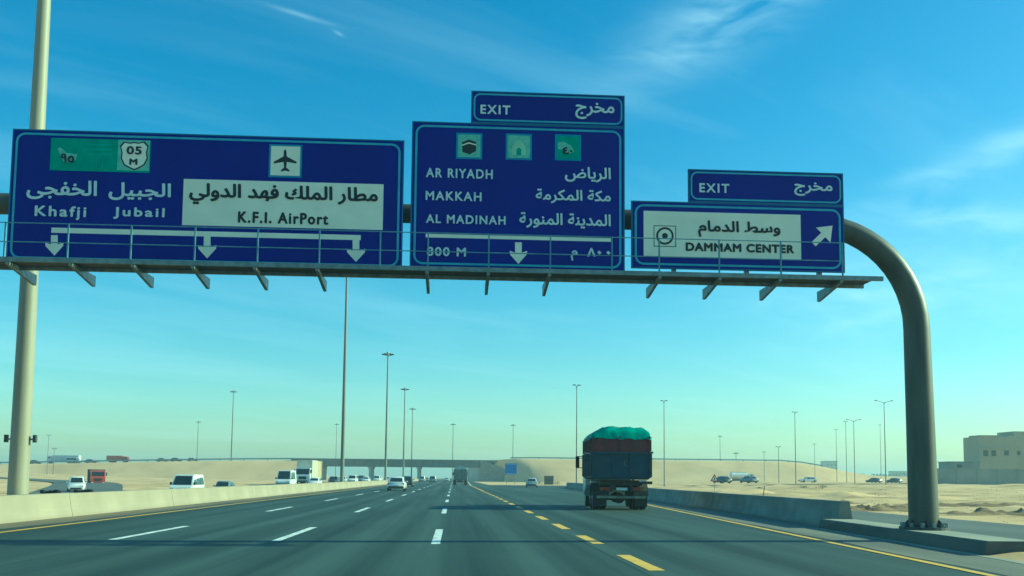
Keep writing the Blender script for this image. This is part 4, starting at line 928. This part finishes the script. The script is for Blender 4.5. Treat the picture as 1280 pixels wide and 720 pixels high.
gv = MB(); rg = random.Random(11)
for k in range(3600):
    y = 26 + 95 * rg.random() ** 1.6; x = rg.uniform(19.9 + .008 * y, 30 + y * .7)
    if noise.noise(Vector((x * .25, y * .2, 7))) < -.05: continue
    r_ = rg.uniform(.012, .04) * (1 + y / 90); z = ground_z(x, y); a = rg.uniform(0, 6.28)
    q = [(x + r_ * rg.uniform(.7, 1.3) * cos(a + b), y + r_ * rg.uniform(.7, 1.3) * sin(a + b), z - .02) for b in (0, 1.57, 3.14, 4.71)]
    gv.add(q + [(x + rg.uniform(-.3, .3) * r_, y, z + r_ * rg.uniform(.5, .9))], [(0, 1, 4), (1, 2, 4), (2, 3, 4), (3, 0, 4)])
stuff(tag(gv.build('gravel', st_m), 'loose gravel scattered over the sand on the right', 'gravel'))

# ------------------------------------------------------------------ villa behind a wall on the right
plas = mat('villa_plaster', (.42, .38, .27), (.36, .33, .24), .85, .4, (1, 1, .5), .2, 6, detail=8)
wallm = mat('boundary_plaster', (.26, .29, .27), (.20, .225, .21), .85, .3, (1, 1, .6), .2, 5, detail=8)
VY = 218.0
def vx(px_): return at(px_, 590, VY)[0]
def vz(py_): return at(1240, py_, VY)[1]
vl = thing('villa', 'beige flat-roofed two-storey villa behind a wall on the right', 'building', (vx(1206), VY, .9))
def V3(x, y, z): return (x - vx(1206), y - VY, z - .9)
xa, xb, xc = vx(1225), vx(1272), vx(1345)
MB().box(V3(xa, VY, .9), V3(xb, VY + 7, vz(546))).build('wall', plas, vl)
MB().box(V3(xb, VY + .8, .9), V3(xc, VY + 8, vz(538.5))).build('wall', plas, vl)
MB().box(V3(xa + .3, VY - .15, vz(546)), V3(xa + 4.6, VY + 5, vz(544))).build('parapet', plas, vl); MB().box(V3(xb - 2.2, VY - .1, vz(546)), V3(xb - .1, VY + 5, vz(544.5))).build('parapet', plas, vl)
MB().box(V3(xa - .15, VY - .25, vz(561)), V3(xb + .0, VY - .003, vz(559.5))).build('ledge', plas, vl)
for px_, py0, py1, yy in ((1233, 563, 570, VY), (1243, 563, 570, VY), (1259, 563, 569, VY), (1276, 563, 568, VY + .8), (1294, 563, 568, VY + .8)):
    x = vx(px_); o = MB().box(V3(x - .55, yy - .04, vz(py1)), V3(x + .55, yy + .002, vz(py0))).build('window', dark_steel, vl)
    MB().box(V3(x - .46, yy - .055, vz(py1) + .1), V3(x + .46, yy - .041, vz(py0) - .1)).build('pane', glass_m, o)
    MB().box(V3(x - .7, yy - .16, vz(py1) - .14), V3(x + .7, yy - .003, vz(py1) - .02)).build('sill', plas, o)
bw = thing('boundary_wall', 'long grey boundary wall in front of the villa', 'wall', (at(1171, 590, VY - 14)[0], VY - 14, .8))
k_ = (VY - 14) / VY
for i in range(9):
    x = i * 4.6
    MB().box((x, 0, 0), (x + 4.4, .25, 3.5)).build('wall_panel', wallm, bw); MB().box((x + 4.4, -.08, 0), (x + 4.6, .33, 3.7)).build('pillar', wallm, bw)
MB().box((0, -.06, 3.5), (41.4, .31, 3.62)).build('coping', wallm, bw)
an = thing('annex_building', 'low grey outbuilding left of the villa', 'building', (at(1190, 590, VY - 5)[0], VY - 5, .9))
MB().box((0, 0, 0), (6.6, 6, 5.1)).build('wall', wallm, an); MB().box((-.15, -.15, 5.1), (6.75, 6.15, 5.3)).build('roof', wallm, an); MB().box((1.2, -.04, 3.9), (2.4, .002, 4.6)).build('window', dark_steel, an)
car('sports_utility_car', 'dark car parked at the left end of the villa wall', 'car', (at(1166, 590, VY - 12)[0], VY - 12, 1.0), pi / 2, P_DARK, 4.7, 1.95, 1.85, 1.08, (-2.3, 1.0), (-2.05, .3), 1.05, 1.08, group=GE)

# far skyline: low tree belt and a few far blocks
tv_, tf_ = [], []; rn = random.Random(3)
tl = MB()
for k in range(2600):
    x = rn.uniform(230, 560); y = rn.uniform(900, 940); z = rn.uniform(.5, 8 + 3 * noise.noise(Vector((x * .05, 0, 0)))); s = rn.uniform(1, 2.4)
    c = Vector((x, y, z)); tl.poly([c + Vector([rn.uniform(-s, s) for _ in range(3)]) for _ in range(3)])
stuff(tag(tl.build('far_trees', scrub), 'low dark belt of trees on the skyline left of the gantry column', 'trees'))
for i, (x, wd, h, lb) in enumerate(((395, 12, 22, 'small far tower block beside the tallest lamp'), (470, 26, 12, 'low far block on the skyline near the gantry column'), (-640, 40, 9, 'low far white shed at the left edge'))):
    t = thing('far_building', lb, 'building', (x, 1000, 0)); MB().box((0, 0, -1), (wd, 16, h)).build('wall', plas, t); MB().box((-.3, -.3, h), (wd + .3, 16.3, h + .8)).build('roof', wallm, t)
    for r_ in range(int(h / 4)):
        for c_ in range(int(wd / 4)): MB().box((c_ * 4 + 1.2, -.05, r_ * 4 + 1.5), (c_ * 4 + 2.8, .01, r_ * 4 + 3.2)).build('window', dark_steel, t)

# ------------------------------------------------------------------ haze
hz = MB().box((-3100, -320, -2.0), (3100, 3300, 32)).build('haze', None)
hm = bpy.data.materials.new('haze_air'); hm.use_nodes = True; ht = hm.node_tree; ht.nodes.clear()
pvn = ht.nodes.new('ShaderNodeVolumePrincipled'); pvn.inputs['Color'].default_value = (.70, .88, .95, 1); pvn.inputs['Density'].default_value = .0005; pvn.inputs['Anisotropy'].default_value = .2
ho = ht.nodes.new('ShaderNodeOutputMaterial'); ht.links.new(pvn.outputs[0], ho.inputs['Volume'])
hz.data.materials.append(hm); stuff(hz); hz['label'] = 'thin pale haze over the plain'; hz['category'] = 'haze'
